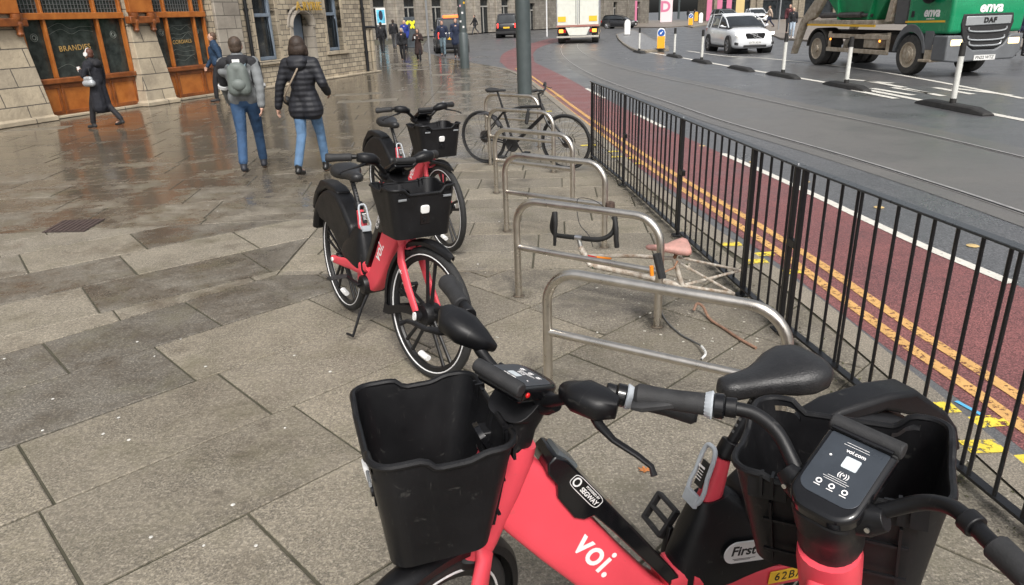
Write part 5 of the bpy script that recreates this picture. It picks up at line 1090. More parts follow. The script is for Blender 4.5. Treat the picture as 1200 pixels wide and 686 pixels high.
# ------------------------------------------------------------------ people
_bl = {}
def blob(items, vox, smooth_=2):
    mb = MB()
    for it in items:
        if it[0] == 'c': mb.caps(it[1], it[2], it[3], it[4], 12, *(it[5:6]))
        else: mb.ell(it[1], it[2], rot=it[3] if len(it) > 3 else None)
    me = mb.mesh('tmp'); o = bpy.data.objects.new('tmp', me); C.objects.link(o); m = o.modifiers.new('r', 'REMESH'); m.mode = 'VOXEL'; m.voxel_size = vox; m.use_smooth_shade = True
    if smooth_: s_ = o.modifiers.new('s', 'SMOOTH'); s_.iterations = smooth_; s_.factor = .5
    dg = bpy.context.evaluated_depsgraph_get(); dg.update(); out = bpy.data.meshes.new_from_object(o.evaluated_get(dg)); bpy.data.objects.remove(o)
    for p in out.polygons: p.use_smooth = True
    return out
def mo(name, me, m, parent): o = bpy.data.objects.new(name, me); C.objects.link(o); me.materials.clear(); me.materials.append(m); o.parent = parent; return o
def cloth(name, c, rough=.8, quilt=0):
    if name in _m: return _m[name]
    m = mat(name, c, rough, n_scale=9, n_amt=.22, bump=0)
    t_ = m.node_tree; b = t_.nodes['Principled BSDF']; tc = t_.nodes.new('ShaderNodeTexCoord'); bp = t_.nodes.new('ShaderNodeBump')
    if quilt: w_ = t_.nodes.new('ShaderNodeTexWave'); w_.bands_direction = 'Z'; w_.inputs['Scale'].default_value = quilt; w_.inputs['Distortion'].default_value = 1.6; bp.inputs['Distance'].default_value = .018; src = w_.outputs['Fac']; w_.wave_profile = 'SIN'
    else: w_ = t_.nodes.new('ShaderNodeTexNoise'); w_.inputs['Scale'].default_value = 7; w_.inputs['Detail'].default_value = 3; bp.inputs['Distance'].default_value = .05; src = w_.outputs[0]
    bp.inputs['Strength'].default_value = .32 if quilt else .6; t_.links.new(tc.outputs['Object'], w_.inputs['Vector']); t_.links.new(src, bp.inputs['Height']); t_.links.new(bp.outputs[0], b.inputs['Normal']); b.inputs['Sheen Weight'].default_value = .0; return m
SKIN = skinmat()
def person(label, base, h, face, stride=.3, lead=1, coat=.85, cm=None, tm=None, hairm=None, hair='short', arms=None, near=False, shoes=None, hood=None, lean=0., group=None, sleeve=None, female=False, tw=1., cap=True, scarf=None):
    """face: heading of the person (radians). coat: hem height as fraction of 1.75 m figure. lead: which foot is forward"""
    t = thing('person', label, 'person', base, face, group, h / 1.75); vox = .014 if near else .02
    a = stride / 2; J = {}
    for s in (-1, 1):
        f = a if s == lead else -a
        hip = V(0, s * .09, .93); ank = V(f * 1.05 + (-.06 if s != lead else 0), s * .085, .09 if s == lead else .09 + .25 * a)
        kn = (hip + ank) / 2 + V(.05 + (.05 if s != lead else .0), 0, .02 if s == lead else -.0); J[s] = (hip, kn, ank)
    sh = {s: V(-.01 + lean * .5, s * (.175 if female else .19), 1.43) for s in (-1, 1)}; A_ = {}
    for s in (-1, 1):
        if arms and s in arms: el, ha = [Vector(p) for p in arms[s]]
        else: sw = -.12 * (1 if s == lead else -1) * (stride / .5); el = sh[s] + V(sw, s * .05, -.29); ha = el + V(sw + .10, -s * .01, -.24)
        A_[s] = (el, ha)
    hc = V(.02 + lean, 0, 1.635)
    items = [('e', hc, (.092, .075, .105)), ('e', hc + V(.03, 0, -.055), (.062, .052, .06)), ('c', V(lean * .8, 0, 1.42), hc - V(.01, 0, .06), .058, .052), ('c', V(0, -.06, 1.0), V(0, .06, 1.0), .115, .115), ('c', V(0, 0, 1.02), V(lean * .5, 0, 1.36), .12, .14), ('c', sh[-1], sh[1], .06, .06)]
    if near: items += [('e', hc + V(.094, 0, -.012), (.02, .012, .022)), ('e', hc + V(.0, .078, -.01), (.018, .012, .03)), ('e', hc + V(.0, -.078, -.01), (.018, .012, .03)), ('e', hc + V(.082, 0, -.06), (.014, .022, .008)), ('c', hc + V(.075, -.03, .022), hc + V(.075, .03, .022), .014, .014)]
    for s in (-1, 1):
        hip, kn, ank = J[s]; items += [('c', hip, kn, .078, .052), ('c', kn, ank, .05, .036), ('c', ank + V(-.03, 0, -.05), ank + V(.12, 0, -.055), .034, .03)]
        el, ha = A_[s]; items += [('c', sh[s], el, .048, .038), ('c', el, ha, .036, .026)]
        d = (ha - el).normalized(); items.append(('e', ha + d * .045, (.028, .026, .04)))
    me = blob(items, vox)
    if near:   # fingers and thumb joined to the body mesh
        mb = MB()
        for s in (-1, 1):
            el, ha = A_[s]; d = (ha - el).normalized(); side = V(1, 0, 0) - d * d.x; side.normalize(); inn = d.cross(side) * s
            for k, L_ in enumerate((.062, .072, .068, .052)):
                b0 = ha + d * .07 + side * (.024 - .016 * k); m1 = b0 + d * L_ * .5 + inn * .008; mb.caps(b0 - d * .02, m1, .0085, .008, 6); mb.caps(m1, m1 + d * L_ * .4 + inn * .022, .008, .0065, 6)
            b0 = ha + d * .03 + side * .026; mb.caps(b0, b0 + d * .03 + side * .018 + inn * .008, .010, .009, 6); mb.caps(b0 + d * .03 + side * .018 + inn * .008, b0 + d * .06 + side * .018 + inn * .02, .009, .007, 6)
        bm = bmesh.new(); bm.from_mesh(me); m2 = mb.mesh('f'); bm.from_mesh(m2); bm.to_mesh(me); bm.free()
        for p in me.polygons: p.use_smooth = True
    body = mo('body', me, SKIN, t)
    tr = [('c', V(0, -.05, .96), V(0, .05, .96), .118 * tw, .118 * tw)]
    for s in (-1, 1): hip, kn, ank = J[s]; tr += [('c', hip, kn, .098 * tw, .068 * tw), ('c', kn, ank + V(0, 0, .05), .066 * tw, .058 * tw)]
    mo('trousers', blob(tr, vox), tm, t)
    for s in (-1, 1):
        hip, kn, ank = J[s]; tilt = V(0, 0, 0 if s == lead else -.03)
        mo('shoe', blob([('c', ank + V(-.04, 0, -.035), ank + V(.14, 0, -.05) + tilt, .042, .036), ('c', ank + V(-.01, 0, -.02), ank + V(-.01, 0, .05), .046, .045)], vox * .9), shoes or BLKR, t)
    zc = coat * 1.75; wide = .16 if not female else .15
    ct = [('c', V(lean * .5, 0, 1.30), V(0, 0, 1.05), wide + .015, wide * .98, 1.), ('c', sh[-1] * .95 + V(0, 0, -.02), sh[1] * .95 + V(0, 0, -.02), .088, .088), ('e', V(lean * .5, -.06, 1.28), (.13, .13, .17)), ('e', V(lean * .5, .06, 1.28), (.13, .13, .17)), ('c', V(lean * .7, 0, 1.42), V(lean * .9, 0, 1.51), .098, .082), ('c', V(0, -.12, 1.40), V(0, .12, 1.40), .115, .115)]
    for s in (-1, 1): ct += [('c', V(0, s * .05, 1.05), V(0, s * (.07 if zc > .8 else .08), zc + .12), wide * .84, wide * (.84 if zc > .84 else 1.02))]
    for s in (-1, 1): el, ha = A_[s]; ct += [('c', sh[s], el, .078, .064), ('c', el, ha - (ha - el).normalized() * .005, .062, .050)]
    co = mo('coat', blob(ct, vox), cm, t)
    # flat hem
    for v_ in co.data.vertices:
        if v_.co.z < zc and abs(v_.co.y) < .22 and v_.co.z > zc - .2: v_.co.z = zc
    hm = hairm or mat('brown hair', (.045, .028, .018), .6, n_scale=40, n_amt=.4, bump=1, b_scale=60)
    if hair == 'short': hi = [('e', hc + V(-.03, 0, .028), (.092, .087, .094)), ('e', hc + V(-.05, 0, -.03), (.062, .078, .07))]
    elif hair == 'bald': hi = None
    elif hair == 'bob': hi = [('e', hc + V(-.04, 0, .025), (.105, .104, .105)), ('e', hc + V(-.065, 0, -.04), (.082, .118, .10)), ('c', hc + V(-.03, -.085, -.02), hc + V(-.03, -.10, -.09), .04, .035), ('c', hc + V(-.03, .085, -.02), hc + V(-.03, .10, -.09), .04, .035)]
    else: hi = [('e', hc + V(-.04, 0, .025), (.100, .098, .102)), ('c', hc + V(-.05, -.04, 0), hc + V(-.05, -.055, -.18), .06, .05), ('c', hc + V(-.05, .04, 0), hc + V(-.05, .055, -.18), .06, .05)]
    if hi: mo('hair', blob(hi, vox * .8), hm, t)
    if near and cap:
        for s in (-1, 1): mb = MB(); mb.ell(hc + V(.083, s * .03, .005), (.010, .013, .008)); mb.build('eye', mat('dark eye', (.03, .02, .015), .2), t)
    if hood: mo('hood', blob([('c', V(-.10 + lean, -.06, 1.46), V(-.10 + lean, .06, 1.46), .075, .075), ('e', V(-.11, 0, 1.42), (.09, .12, .09)), ('c', V(-.01, -.09, 1.47), V(-.01, .09, 1.47), .06, .06)], vox), hood, t)
    if scarf: mo('scarf', blob([('c', V(-.03, 0, 1.47), V(0, 0, 1.535), .088, .075)], vox), scarf, t)
    t['_J'] = 0; del t['_J']
    return t
JEAN = cloth('blue jeans', (.025, .065, .14)); JEAN2 = cloth('light blue jeans', (.09, .17, .29)); BC = cloth('black cloth', (.013, .013, .016)); BQ = cloth('black quilted coat', (.010, .011, .016), .62, 4.6); GJ = cloth('grey padded jacket', (.16, .17, .175), .7, 3.0); NV = cloth('navy coat', (.014, .022, .05)); BRN = cloth('dark brown coat', (.035, .02, .018)); BLU = cloth('bright blue coat', (.015, .035, .22)); BEI = cloth('beige jacket', (.42, .33, .26)); GT = cloth('grey trousers', (.06, .06, .065))
BLOND = mat('blonde hair', (.42, .33, .22), .6); GREYH = mat('grey hair', (.35, .33, .31), .6); DBR = mat('dark brown hair', (.03, .018, .012), .6, n_scale=40, n_amt=.4, bump=1., b_scale=60)
def PP(label, u, v, vt, face, z=0., **k):
    b = G(u, v, z); return person(label, (b.x, b.y, z), htop(b, vt) - z, R_(face), **k), b
# foreground pair walking away
pm, bm_ = PP('man in a grey and black padded jacket and blue jeans walking away with a rucksack', 300, 202, 43, 102, near=True, stride=.62, lead=-1, coat=.50, cm=GJ, tm=JEAN, shoes=mat('dark trainers', (.02, .022, .03), .6), hood=BC, hairm=mat('mid brown hair', (.055, .036, .024), .6, n_scale=40, n_amt=.5, bump=1., b_scale=60), tw=1.02)
def bagM(p): return Matrix.Rotation(p.rotation_euler.z, 4, 'Z')
sc_ = pm.scale[0]
t = thing('rucksack', 'grey green rucksack worn on the back of the man in the grey padded jacket', 'rucksack', pm.location + Matrix.Rotation(pm.rotation_euler.z, 3, 'Z') @ V(-.19 * sc_, .0, 1.06 * sc_), pm.rotation_euler.z, None, .84)
RM = mat('grey green nylon', (.13, .15, .14), .55, n_scale=10, n_amt=.15)
mo('pack', blob([('c', V(-.02, -.07, .06), V(-.02, -.06, .33), .10, .09), ('c', V(-.02, .07, .06), V(-.02, .06, .33), .10, .09), ('c', V(-.02, -.03, .36), V(-.02, .03, .36), .09, .09)], .014), RM, t)
mo('pocket', blob([('e', V(-.085, 0, .13), (.065, .115, .09))], .012), RM, t)
for s in (-1, 1): mb = MB(); mb.tube(smooth3([V(.02, s * .10, .38), V(.12, s * .12, .46), V(.26, s * .13, .40), V(.30, s * .13, .2)]), .02, 8, flat=.5); mb.build('strap', mat('blue grey strap', (.12, .17, .20), .6), t)
for s in (-1, 1): # white reflective cuffs and black shoulders
    pass
mo('black_yoke', blob([('c', V(-.02, -.17, 1.42), V(-.02, .17, 1.42), .090, .090), ('c', V(-.01, -.19, 1.41), V(-.11, -.225, 1.20), .086, .074), ('c', V(-.01, .19, 1.41), V(.09, .225, 1.20), .086, .074)], .016), BC, pm)
for s in (-1, 1): mb = MB(); mb.tube([V(-.01 + s * .115, s * .240, 1.155), V(-.01 + s * .13, s * .244, 1.12)], .073, 14); mb.build('sleeve_stripe', mat('reflective stripe', (.55, .56, .56), .5), pm)
mb = MB(); mb.box((-.20, 0, 1.46), (.01, .09, .04)); mb.build('hood_logo', WHT, pm)
pw, _b = PP('woman in a long black quilted coat and light blue jeans walking away beside the man', 369, 205, 43, 84, near=True, stride=.46, lead=-1, coat=.42, cm=BQ, tm=JEAN2, female=True, hair='bob', hairm=DBR, hood=BQ, shoes=mat('black leather boots', (.012, .012, .012), .35), arms={1: ((-.04, .29, 1.16), (-.02, .36, .90)), -1: ((-.05, -.28, 1.18), (.16, -.26, 1.05))}, scarf=cloth('grey collar', (.10, .105, .12)), tw=.95)
sc_ = pw.scale[0]; t = thing('shoulder_bag', 'thin shoulder bag strap crossing the back of the woman in the quilted coat', 'bag', pw.location, pw.rotation_euler.z, None, sc_)
mb = MB(); mb.tube(smooth3([V(.02, -.10, 1.50), V(-.14, -.06, 1.44), V(-.200, .03, 1.28), V(-.17, .16, 1.10), V(-.06, .24, .98), V(.05, .22, .95)]), .011, 6); mb.build('strap', mat('tan strap', (.30, .24, .18), .6), t); mo('pouch', blob([('c', V(.02, .25, .98), V(.10, .22, .92), .055, .055)], .014), BLKR, t)
# woman with headphones
ph, _b = PP('woman in a long black coat and white headphones walking past the pub window', 126, 150, 57, 168, near=True, stride=.52, lead=1, coat=.20, cm=cloth('black padded coat', (.011, .012, .018), .8), tm=BC, female=True, hair='short', hairm=mat('auburn hair', (.10, .035, .02), .6), lean=.03, arms={-1: ((.02, -.25, 1.14), (.06, -.24, .90)), 1: ((.10, .24, 1.18), (.24, .13, 1.28))}, hood=BC, tw=1.)
sc_ = ph.scale[0]; t = thing('headphones', 'white over ear headphones on the woman walking past the pub', 'headphones', ph.location, ph.rotation_euler.z, None, sc_)
mb = MB(); mb.tube([V(.04, .088 * math.cos(a), 1.64 + .115 * math.sin(a)) for a in [math.pi * k / 12 for k in range(13)]], .010, 8); mb.build('headband', WHT, t)
for s in (-1, 1): mb = MB(); mb.lathe([(.001, s * .075), (.045, s * .08), (.045, s * .11), (.02, s * .115), (.001, s * .112)], (.045, 0, 1.63), 'y', 16); mb.build('ear_cup', WHT, t)
t = thing('paper_cup', 'white paper cup held by the woman in headphones', 'cup', ph.location, ph.rotation_euler.z, None, sc_)
mb = MB(); mb.lathe([(.001, 1.26), (.03, 1.26), (.038, 1.37), (.001, 1.37)], (.30, .10, 0), n=14); mb.build('cup', WHT, t)
t = thing('handbag', 'silver grey handbag hanging at the side of the woman in headphones', 'handbag', ph.location, ph.rotation_euler.z, None, sc_)
mo('bag', blob([('c', V(-.10, .26, 1.02), V(.06, .26, 1.02), .075, .075), ('c', V(-.08, .26, 1.12), V(.04, .26, 1.12), .05, .05)], .016), mat('silver grey leather', (.36, .38, .40), .4, .2, n_scale=14, n_amt=.2), t); mb = MB(); mb.tube(smooth3([V(-.10, .26, 1.15), V(-.05, .22, 1.35), V(0, .16, 1.48), V(.06, .22, 1.3), V(.05, .26, 1.15)]), .008, 6); mb.build('handle', BLKR, t)
# man by the pub corner
b = G(262, 119, 0); p = person('man in a dark blue jacket with glasses walking out beside the end pub window', (b.x, b.y, 0), htop(b, 38), R_(205), near=True, stride=.3, coat=.5, cm=cloth('dark blue jacket', (.012, .035, .075)), tm=BC, hair='short', hairm=mat('short brown hair', (.09, .05, .03), .6))
# far people on the left
PP('person in a black coat half hidden by the end of the pub wall', 449, 63, 26, 90, stride=.3, cm=BC, tm=BC, coat=.5, hairm=DBR)
PP('person with a dark rucksack and dark clothes walking away near the station doorway', 463, 58, 23, 90, stride=.3, cm=BC, tm=GT, coat=.5, hairm=DBR)
PP('blonde person in a bright blue coat behind the woman in the black jacket', 476, 60, 24, -95, stride=.2, cm=BLU, tm=BC, coat=.4, female=True, hair='bob', hairm=BLOND)
PP('grey haired woman in a short black jacket and black trousers walking towards the camera', 473, 72.5, 33, -92, stride=.22, cm=BC, tm=BC, coat=.47, female=True, hair='bob', hairm=GREYH)
pc, pb = PP('woman in a long dark brown coat holding a white cup', 491.5, 73, 34, -92, stride=.2, cm=BRN, tm=BC, coat=.22, female=True, hair='long', hairm=DBR, arms={1: ((.02, .27, 1.16), (.22, .12, 1.24)), -1: ((.02, -.27, 1.16), (.22, -.14, 1.28))})
t = thing('paper_cup', 'small white cup in the hand of the woman in the brown coat', 'cup', pc.location, pc.rotation_euler.z, None, pc.scale[0]); mb = MB(); mb.lathe([(.001, 1.24), (.035, 1.24), (.045, 1.37), (.001, 1.37)], (.27, -.12, 0), n=12); mb.build('cup', WHT, t)
PP('man in a navy jacket and pale jeans crossing in front of the grey taxi', 520, 66.5, 27, -88, z=ROADZ, stride=.3, cm=NV, tm=cloth('faded jeans', (.12, .17, .20)), coat=.5, hairm=mat('red brown hair', (.16, .06, .04), .6), arms={-1: ((-.02, -.3, 1.2), (.0, -.42, 1.0)), 1: ((-.02, .28, 1.16), (.1, .3, .92))})
PP('person in a long navy coat standing between the taxi and the stickered pole', 536, 69, 24, -90, z=ROADZ, stride=.15, cm=NV, tm=BC, coat=.33, hairm=BC, female=True)
PP('person in a dark coat striding across the street left of the black taxi', 557, 41, 19, 200, z=ROADZ, stride=.6, cm=BC, tm=GT, coat=.42, hairm=DBR)
PP('person in black standing in the far station doorway', 569.5, 33, 10, -90, stride=.1, cm=BC, tm=BC, coat=.5, hairm=DBR)
# right side people
PP('person in a black jacket and pale jeans waiting on the far pavement', 927, 45, 9, 250, z=0, stride=.18, cm=BC, tm=cloth('very pale jeans', (.35, .42, .50)), coat=.5, hairm=BLOND, shoes=WHT)
PP('person in a dark red jacket waiting behind the one in the black jacket', 923, 40, 5, 250, z=0, stride=.1, cm=cloth('dark red cloth', (.07, .015, .02)), tm=BC, coat=.5, hairm=DBR)
PP('person in a beige jacket and dark trousers walking across beside the white saloon car', 901, 33, 7, 170, z=0, stride=.6, cm=BEI, tm=cloth('dark navy trousers', (.02, .025, .05)), coat=.5, hairm=mat('light brown hair', (.2, .12, .07), .6), lean=.06)
PP('person in a maroon coat walking behind the black hatchback', 755, 24, 7.5, 190, z=0, stride=.5, cm=cloth('maroon cloth', (.06, .02, .025)), tm=BC, coat=.45, hairm=DBR)
PP('person in dark clothes at the right edge of the view behind the skip lorry cab', 1193, 66, 8, 260, z=0, stride=.2, cm=NV, tm=BC, coat=.5, hairm=DBR)
proto = None
for k, (u, v, vt, f) in enumerate(((785, 17.5, 5, 0), (806, 17, 4.5, 60), (813.5, 17, 4, -40), (824, 16.5, 4, 120), (839, 16, 3.5, 10), (861, 15.5, 3, -60), (872, 15, 2, 200), (908, 14, 1, 30), (838.5, 16.2, 3, 190), (893, 14.5, 1, 80))):
    # distant shoppers: copies of one figure
    b = G(u, v + 6, 0); hh = max(1.7, min(2.1, 1.85))
    if proto is None: proto = person('distant pedestrian in dark clothes in front of the far shops', (b.x, b.y, 0), hh, R_(f), stride=.3, cm=BC, tm=GT, coat=.5, hairm=DBR, group='distant pedestrians by the far shops')
    else: c_ = dup(proto); c_.location = (b.x, b.y, 0); c_.rotation_euler.z = R_(f)
# ------------------------------------------------------------------ stone materials
def stonemat(name, c1, c2, bw, bh, mortar=(.10, .09, .075), rough=.8, off=.5, ms=.012, dirt=.6):
    m = bpy.data.materials.new(name); m.use_nodes = True; t = m.node_tree; b = t.nodes['Principled BSDF']; L = t.links.new; N = t.nodes.new
    tc = N('ShaderNodeTexCoord'); sx = N('ShaderNodeSeparateXYZ'); cx = N('ShaderNodeCombineXYZ'); L(tc.outputs['Object'], sx.inputs[0])
    ad = N('ShaderNodeMath'); ad.operation = 'ADD'; L(sx.outputs[0], ad.inputs[0]); L(sx.outputs[1], ad.inputs[1]); L(ad.outputs[0], cx.inputs[0]); L(sx.outputs[2], cx.inputs[1])
    br = N('ShaderNodeTexBrick'); br.inputs['Scale'].default_value = 1; br.inputs['Brick Width'].default_value = bw; br.inputs['Row Height'].default_value = bh; br.inputs['Mortar Size'].default_value = ms; br.inputs['Mortar Smooth'].default_value = .3; br.offset = off
    br.inputs['Color1'].default_value = (*c1, 1); br.inputs['Color2'].default_value = (*c2, 1); br.inputs['Mortar'].default_value = (*mortar, 1); L(cx.outputs[0], br.inputs['Vector'])
    n = N('ShaderNodeTexNoise'); n.inputs['Scale'].default_value = 1.6; n.inputs['Detail'].default_value = 8; n.inputs['Roughness'].default_value = .7; L(tc.outputs['Object'], n.inputs['Vector'])
    k = N('ShaderNodeMapRange'); k.inputs[1].default_value = .42; k.inputs[2].default_value = .68; k.inputs[4].default_value = dirt; L(n.outputs[0], k.inputs[0])
    mx = N('ShaderNodeMix'); mx.data_type = 'RGBA'; L(k.outputs[0], mx.inputs[0]); L(br.outputs[0], mx.inputs[6]); mx.inputs[7].default_value = (.09, .075, .06, 1); L(mx.outputs[2], b.inputs['Base Color'])
    b.inputs['Roughness'].default_value = rough; bp = N('ShaderNodeBump'); bp.inputs['Strength'].default_value = .5; bp.inputs['Distance'].default_value = .02
    n2 = N('ShaderNodeTexNoise'); n2.inputs['Scale'].default_value = 14; n2.inputs['Detail'].default_value = 4; L(tc.outputs['Object'], n2.inputs['Vector']); a2 = N('ShaderNodeMath'); a2.operation = 'SUBTRACT'; L(n2.outputs[0], a2.inputs[0]); L(br.outputs['Fac'], a2.inputs[1]); L(a2.outputs[0], bp.inputs['Height']); L(bp.outputs[0], b.inputs['Normal']); _m[name] = m; return m
ASH = stonemat('sandstone ashlar', (.50, .42, .30), (.36, .31, .235), .9, .38, dirt=.45); RUB = stonemat('squared rubble stone', (.48, .41, .30), (.30, .255, .19), .30, .15, dirt=.35); DSB = stonemat('weathered grey stone', (.40, .36, .30), (.28, .25, .21), .8, .35, dirt=.4)
WOOD = mat('varnished orange wood', (.50, .175, .036), .28, n_scale=3.5, n_amt=.4, coat=.5, n_detail=7, base2=(.30, .085, .016)); WOOD2 = mat('brown varnished moulding', (.32, .10, .024), .3, n_scale=4, n_amt=.4, coat=.4, base2=(.12, .034, .010)); PBL = mat('blue grey joinery paint', (.17, .21, .26), .45, n_scale=5, n_amt=.1); GOLD = mat('gold leaf lettering', (.60, .38, .08), .35, .4); PUBG = mat('leaded pub glass', (.035, .042, .038), .12, n_scale=5, n_amt=.6, rv=.06)
# ------------------------------------------------------------------ the pub
t = thing('pub_building', 'stone corner pub with varnished wood window bays and a grey stone end', 'building', (-10.6, 15.1, 0), R_(67.5)); T0 = t
def bxp(x0, x1, y0, y1, z0, z1, mb=None): mb = mb or MB(); mb.box(((x0 + x1) / 2, (y0 + y1) / 2, (z0 + z1) / 2), (x1 - x0, y1 - y0, z1 - z0)); return mb
TOP = 11.
# main wall with openings left as real holes: built from blocks
bays = [(-4.1, -1.35), (1.15, 3.78), (4.62, 6.45)]
mb = MB(); bxp(-12, -4.1, 0, 6, 0, TOP, mb); bxp(-4.1, 6.6, .45, 6, 0, 3.3, mb); bxp(-4.1, 6.6, 0, 6, 3.3, TOP, mb); mb.build('wall', ASH, t)
def ppillar(x0, x1, bat=.12):
    mb = MB(); mb.loft([[V(x0 - .10, -.16 - bat, 0), V(x1 + .10, -.16 - bat, 0), V(x1 + .10, .45, 0), V(x0 - .10, .45, 0)], [V(x0 - .10, -.16 - bat, .10), V(x1 + .10, -.16 - bat, .10), V(x1 + .10, .45, .10), V(x0 - .10, .45, .10)], [V(x0 - .05, -.10 - bat, .13), V(x1 + .05, -.10 - bat, .13), V(x1 + .05, .45, .13), V(x0 - .05, .45, .13)], [V(x0 - .03, -.08 - bat, .45), V(x1 + .03, -.08 - bat, .45), V(x1 + .03, .45, .45), V(x0 - .03, .45, .45)], [V(x0 + .06, -.03, 1.86), V(x1 - .06, -.03, 1.86), V(x1 - .06, .45, 1.86), V(x0 + .06, .45, 1.86)], [V(x0 + .06, -.03, 3.3), V(x1 - .06, -.03, 3.3), V(x1 - .06, .45, 3.3), V(x0 + .06, .45, 3.3)]]); mb.build('stone_pillar', ASH, t, bevel=.015, sharp=20)
    for xx in ((x0 + .16), (x1 - .16)) if x1 - x0 < 1.5 else (x0 + .2, x1 - .16,):
        mb = MB(); mb.lathe([(.001, 1.74), (.04, 1.76), (.075, 1.80), (.06, 1.86), (.08, 1.93), (.10, 2.0), (.085, 2.05), (.12, 2.12), (.12, 2.2), (.001, 2.2)], (xx, -.12, 0), n=12); mb.build('wood_bracket', WOOD2, t)
    bxp(x0 - .02, x1 + .02, -.20, .0, 1.95, 2.12).build('capital', WOOD2, t, bevel=.02); bxp(x0 + .06, x1 - .06, -.14, .0, 2.20, 3.25).build('wood_pilaster', WOOD, t, bevel=.02)
for a in ((-1.35, 1.15), (3.78, 4.62), (-5.0, -4.1)): ppillar(*a)
mulls = {0: (-3.5, -1.95), 1: (1.72, 3.05), 2: (5.10, 6.05)}
for i, (x0, x1) in enumerate(bays):
    bxp(x0, x1, -.04, .3, .0, .06).build('stone_sill', ASH, t, bevel=.01)
    bxp(x0, x1, .10, .30, .06, .74).build('wood_base_panel', WOOD, t)
    ml = mulls[i]
    for a, b_ in ((x0, ml[0]), (ml[0], ml[1]), (ml[1], x1)):
        mb = MB(); 
        for z0, z1, p0, p1 in ((.08, .15, a, b_), (.64, .72, a, b_)): bxp(p0 + .02, p1 - .02, .075, .11, z0, z1, mb)
        for q in (a + .02, b_ - .08): bxp(q, q + .06, .0745, .11, .151, .639, mb)
        mb.build('panel_moulding', WOOD2, t, bevel=.006)
    bxp(x0, x1, .0, .2, .74, .86).build('window_sill', WOOD2, t, bevel=.02)
    wn = bxp(x0, x1, .17, .22, .86, 3.2).build('pub_window', PUBG, t)
    mb = MB()
    for q in (x0, ml[0] - .03, ml[1] - .03, x1 - .06): bxp(q, q + .06, .06, .171, .86, 3.2, mb)
    bxp(x0, x1, .02, .171, 2.08, 2.22, mb); bxp(x0, x1, -.10, .17, 3.0, 3.25, mb); mb.build('window_frame', WOOD, wn, bevel=.01)
    mb = MB(); q = x0 + .1
    while q < x1 - .05: bxp(q, q + .012, .150, .168, 2.22, 3.0, mb); q += .085
    for zz in [2.30 + .09 * k for k in range(8)]: bxp(x0, x1, .151, .1675, zz, zz + .010, mb)
    mb.build('window_grille', mat('dull lead bars', (.16, .17, .17), .5, .3), wn)
    # etched decoration
    mb = MB(); rr2 = random.Random(i + 5)
    ccx = (ml[0] + ml[1]) / 2
    for k in range(9):
        yy = 1.0 + .11 * k; mb.tube(smooth3([V(ml[0] + .1, .166, yy + .05 * rr2.random()), V(ccx - .25, .166, yy + .16 * rr2.random()), V(ccx, .166, yy), V(ccx + .25, .166, yy + .16 * rr2.random()), V(ml[1] - .1, .166, yy + .05 * rr2.random())]), .0035, 4) if i == 2 or k in (0, 7, 8) else None
    for xx in (x0 + .32, x1 - .30): mb.tube([V(xx + .08 * math.cos(a), .166, 1.72 + .08 * math.sin(a)) for a in [2 * math.pi * k / 20 for k in range(20)]], .007, 5, closed=True, upv=V(0, 1, 0)); mb.tube([V(xx + .045 * math.cos(a), .166, 1.72 + .045 * math.sin(a)) for a in [2 * math.pi * k / 8 for k in range(8)]], .012, 5, closed=True, upv=V(0, 1, 0))
    mb.build('etched_ornament', mat('etched glass tracery', (.16, .18, .16), .6), wn)
    if i: text_mesh('window_lettering', 'BRANDIES' if i == 1 else 'CORDIALS', (.165 if i == 1 else .13), mat('gold window lettering', (.42, .27, .09), .4), wn, basis(((ml[0] + ml[1]) / 2 + (0 if i == 1 else 0), .158, 1.47), (1, 0, .03), (0, 0, 1)), .003, .002, space=1.1)
# upper cornice and stone part
bxp(-4.3, 6.9, -.22, .1, 3.26, 3.5).build('wood_cornice', WOOD2, t, bevel=.03)
# stone part wall: real openings
mb = MB(); S0, S1 = 6.6, 14.7
bxp(S0, 8.27, -.06, .6, 0, 3.3, mb); bxp(8.27, 9.25, -.06, .6, 0, .80, mb); bxp(9.25, 9.85, -.06, .6, 0, 3.3, mb); bxp(9.85, 11.12, -.06, .6, 2.26, 3.3, mb); bxp(11.12, 11.85, -.06, .6, 0, 3.3, mb); bxp(11.85, 12.72, -.06, .6, 0, .90, mb); bxp(12.72, S1, -.06, .6, 0, 3.3, mb)
bxp(8.27, 9.25, -.06, .6, 3.0, 3.3, mb); bxp(11.85, 12.72, -.06, .6, 3.0, 3.3, mb); bxp(S0, S1, -.06, .6, 3.3, TOP, mb); bxp(S0, S1, .6, 6, 0, TOP, mb); mb.build('rubble_wall', RUB, t)
bxp(S0, S1, -.30, -.06, .001, .06).build('wall_plinth', ASH, t, bevel=.01)
for x0, x1, z0 in ((8.27, 9.25, .80), (11.85, 12.72, .90)):
    mb = MB(); bxp(x0 - .14, x0, -.075, .2, z0, 3.0, mb); bxp(x1, x1 + .14, -.075, .2, z0, 3.0, mb); bxp(x0 - .18, x1 + .18, -.14, .2, z0 - .12, z0, mb); bxp(x0 - .14, x1 + .14, -.075, .2, 3.0, 3.2, mb); mb.build('stone_surround', ASH, t, bevel=.01)
    w_ = bxp(x0, x1, .22, .25, z0, 3.0).build('sash_window', GLASS, t); mb = MB()
    for q in (x0, x1 - .09): bxp(q, q + .09, .12, .219, z0, 3.0, mb)
    for zz in (z0, 2.05, 2.9): bxp(x0 + .09, x1 - .09, .12, .219, zz, zz + .10, mb)
    mb.build('window_frame', PBL, w_, bevel=.008)
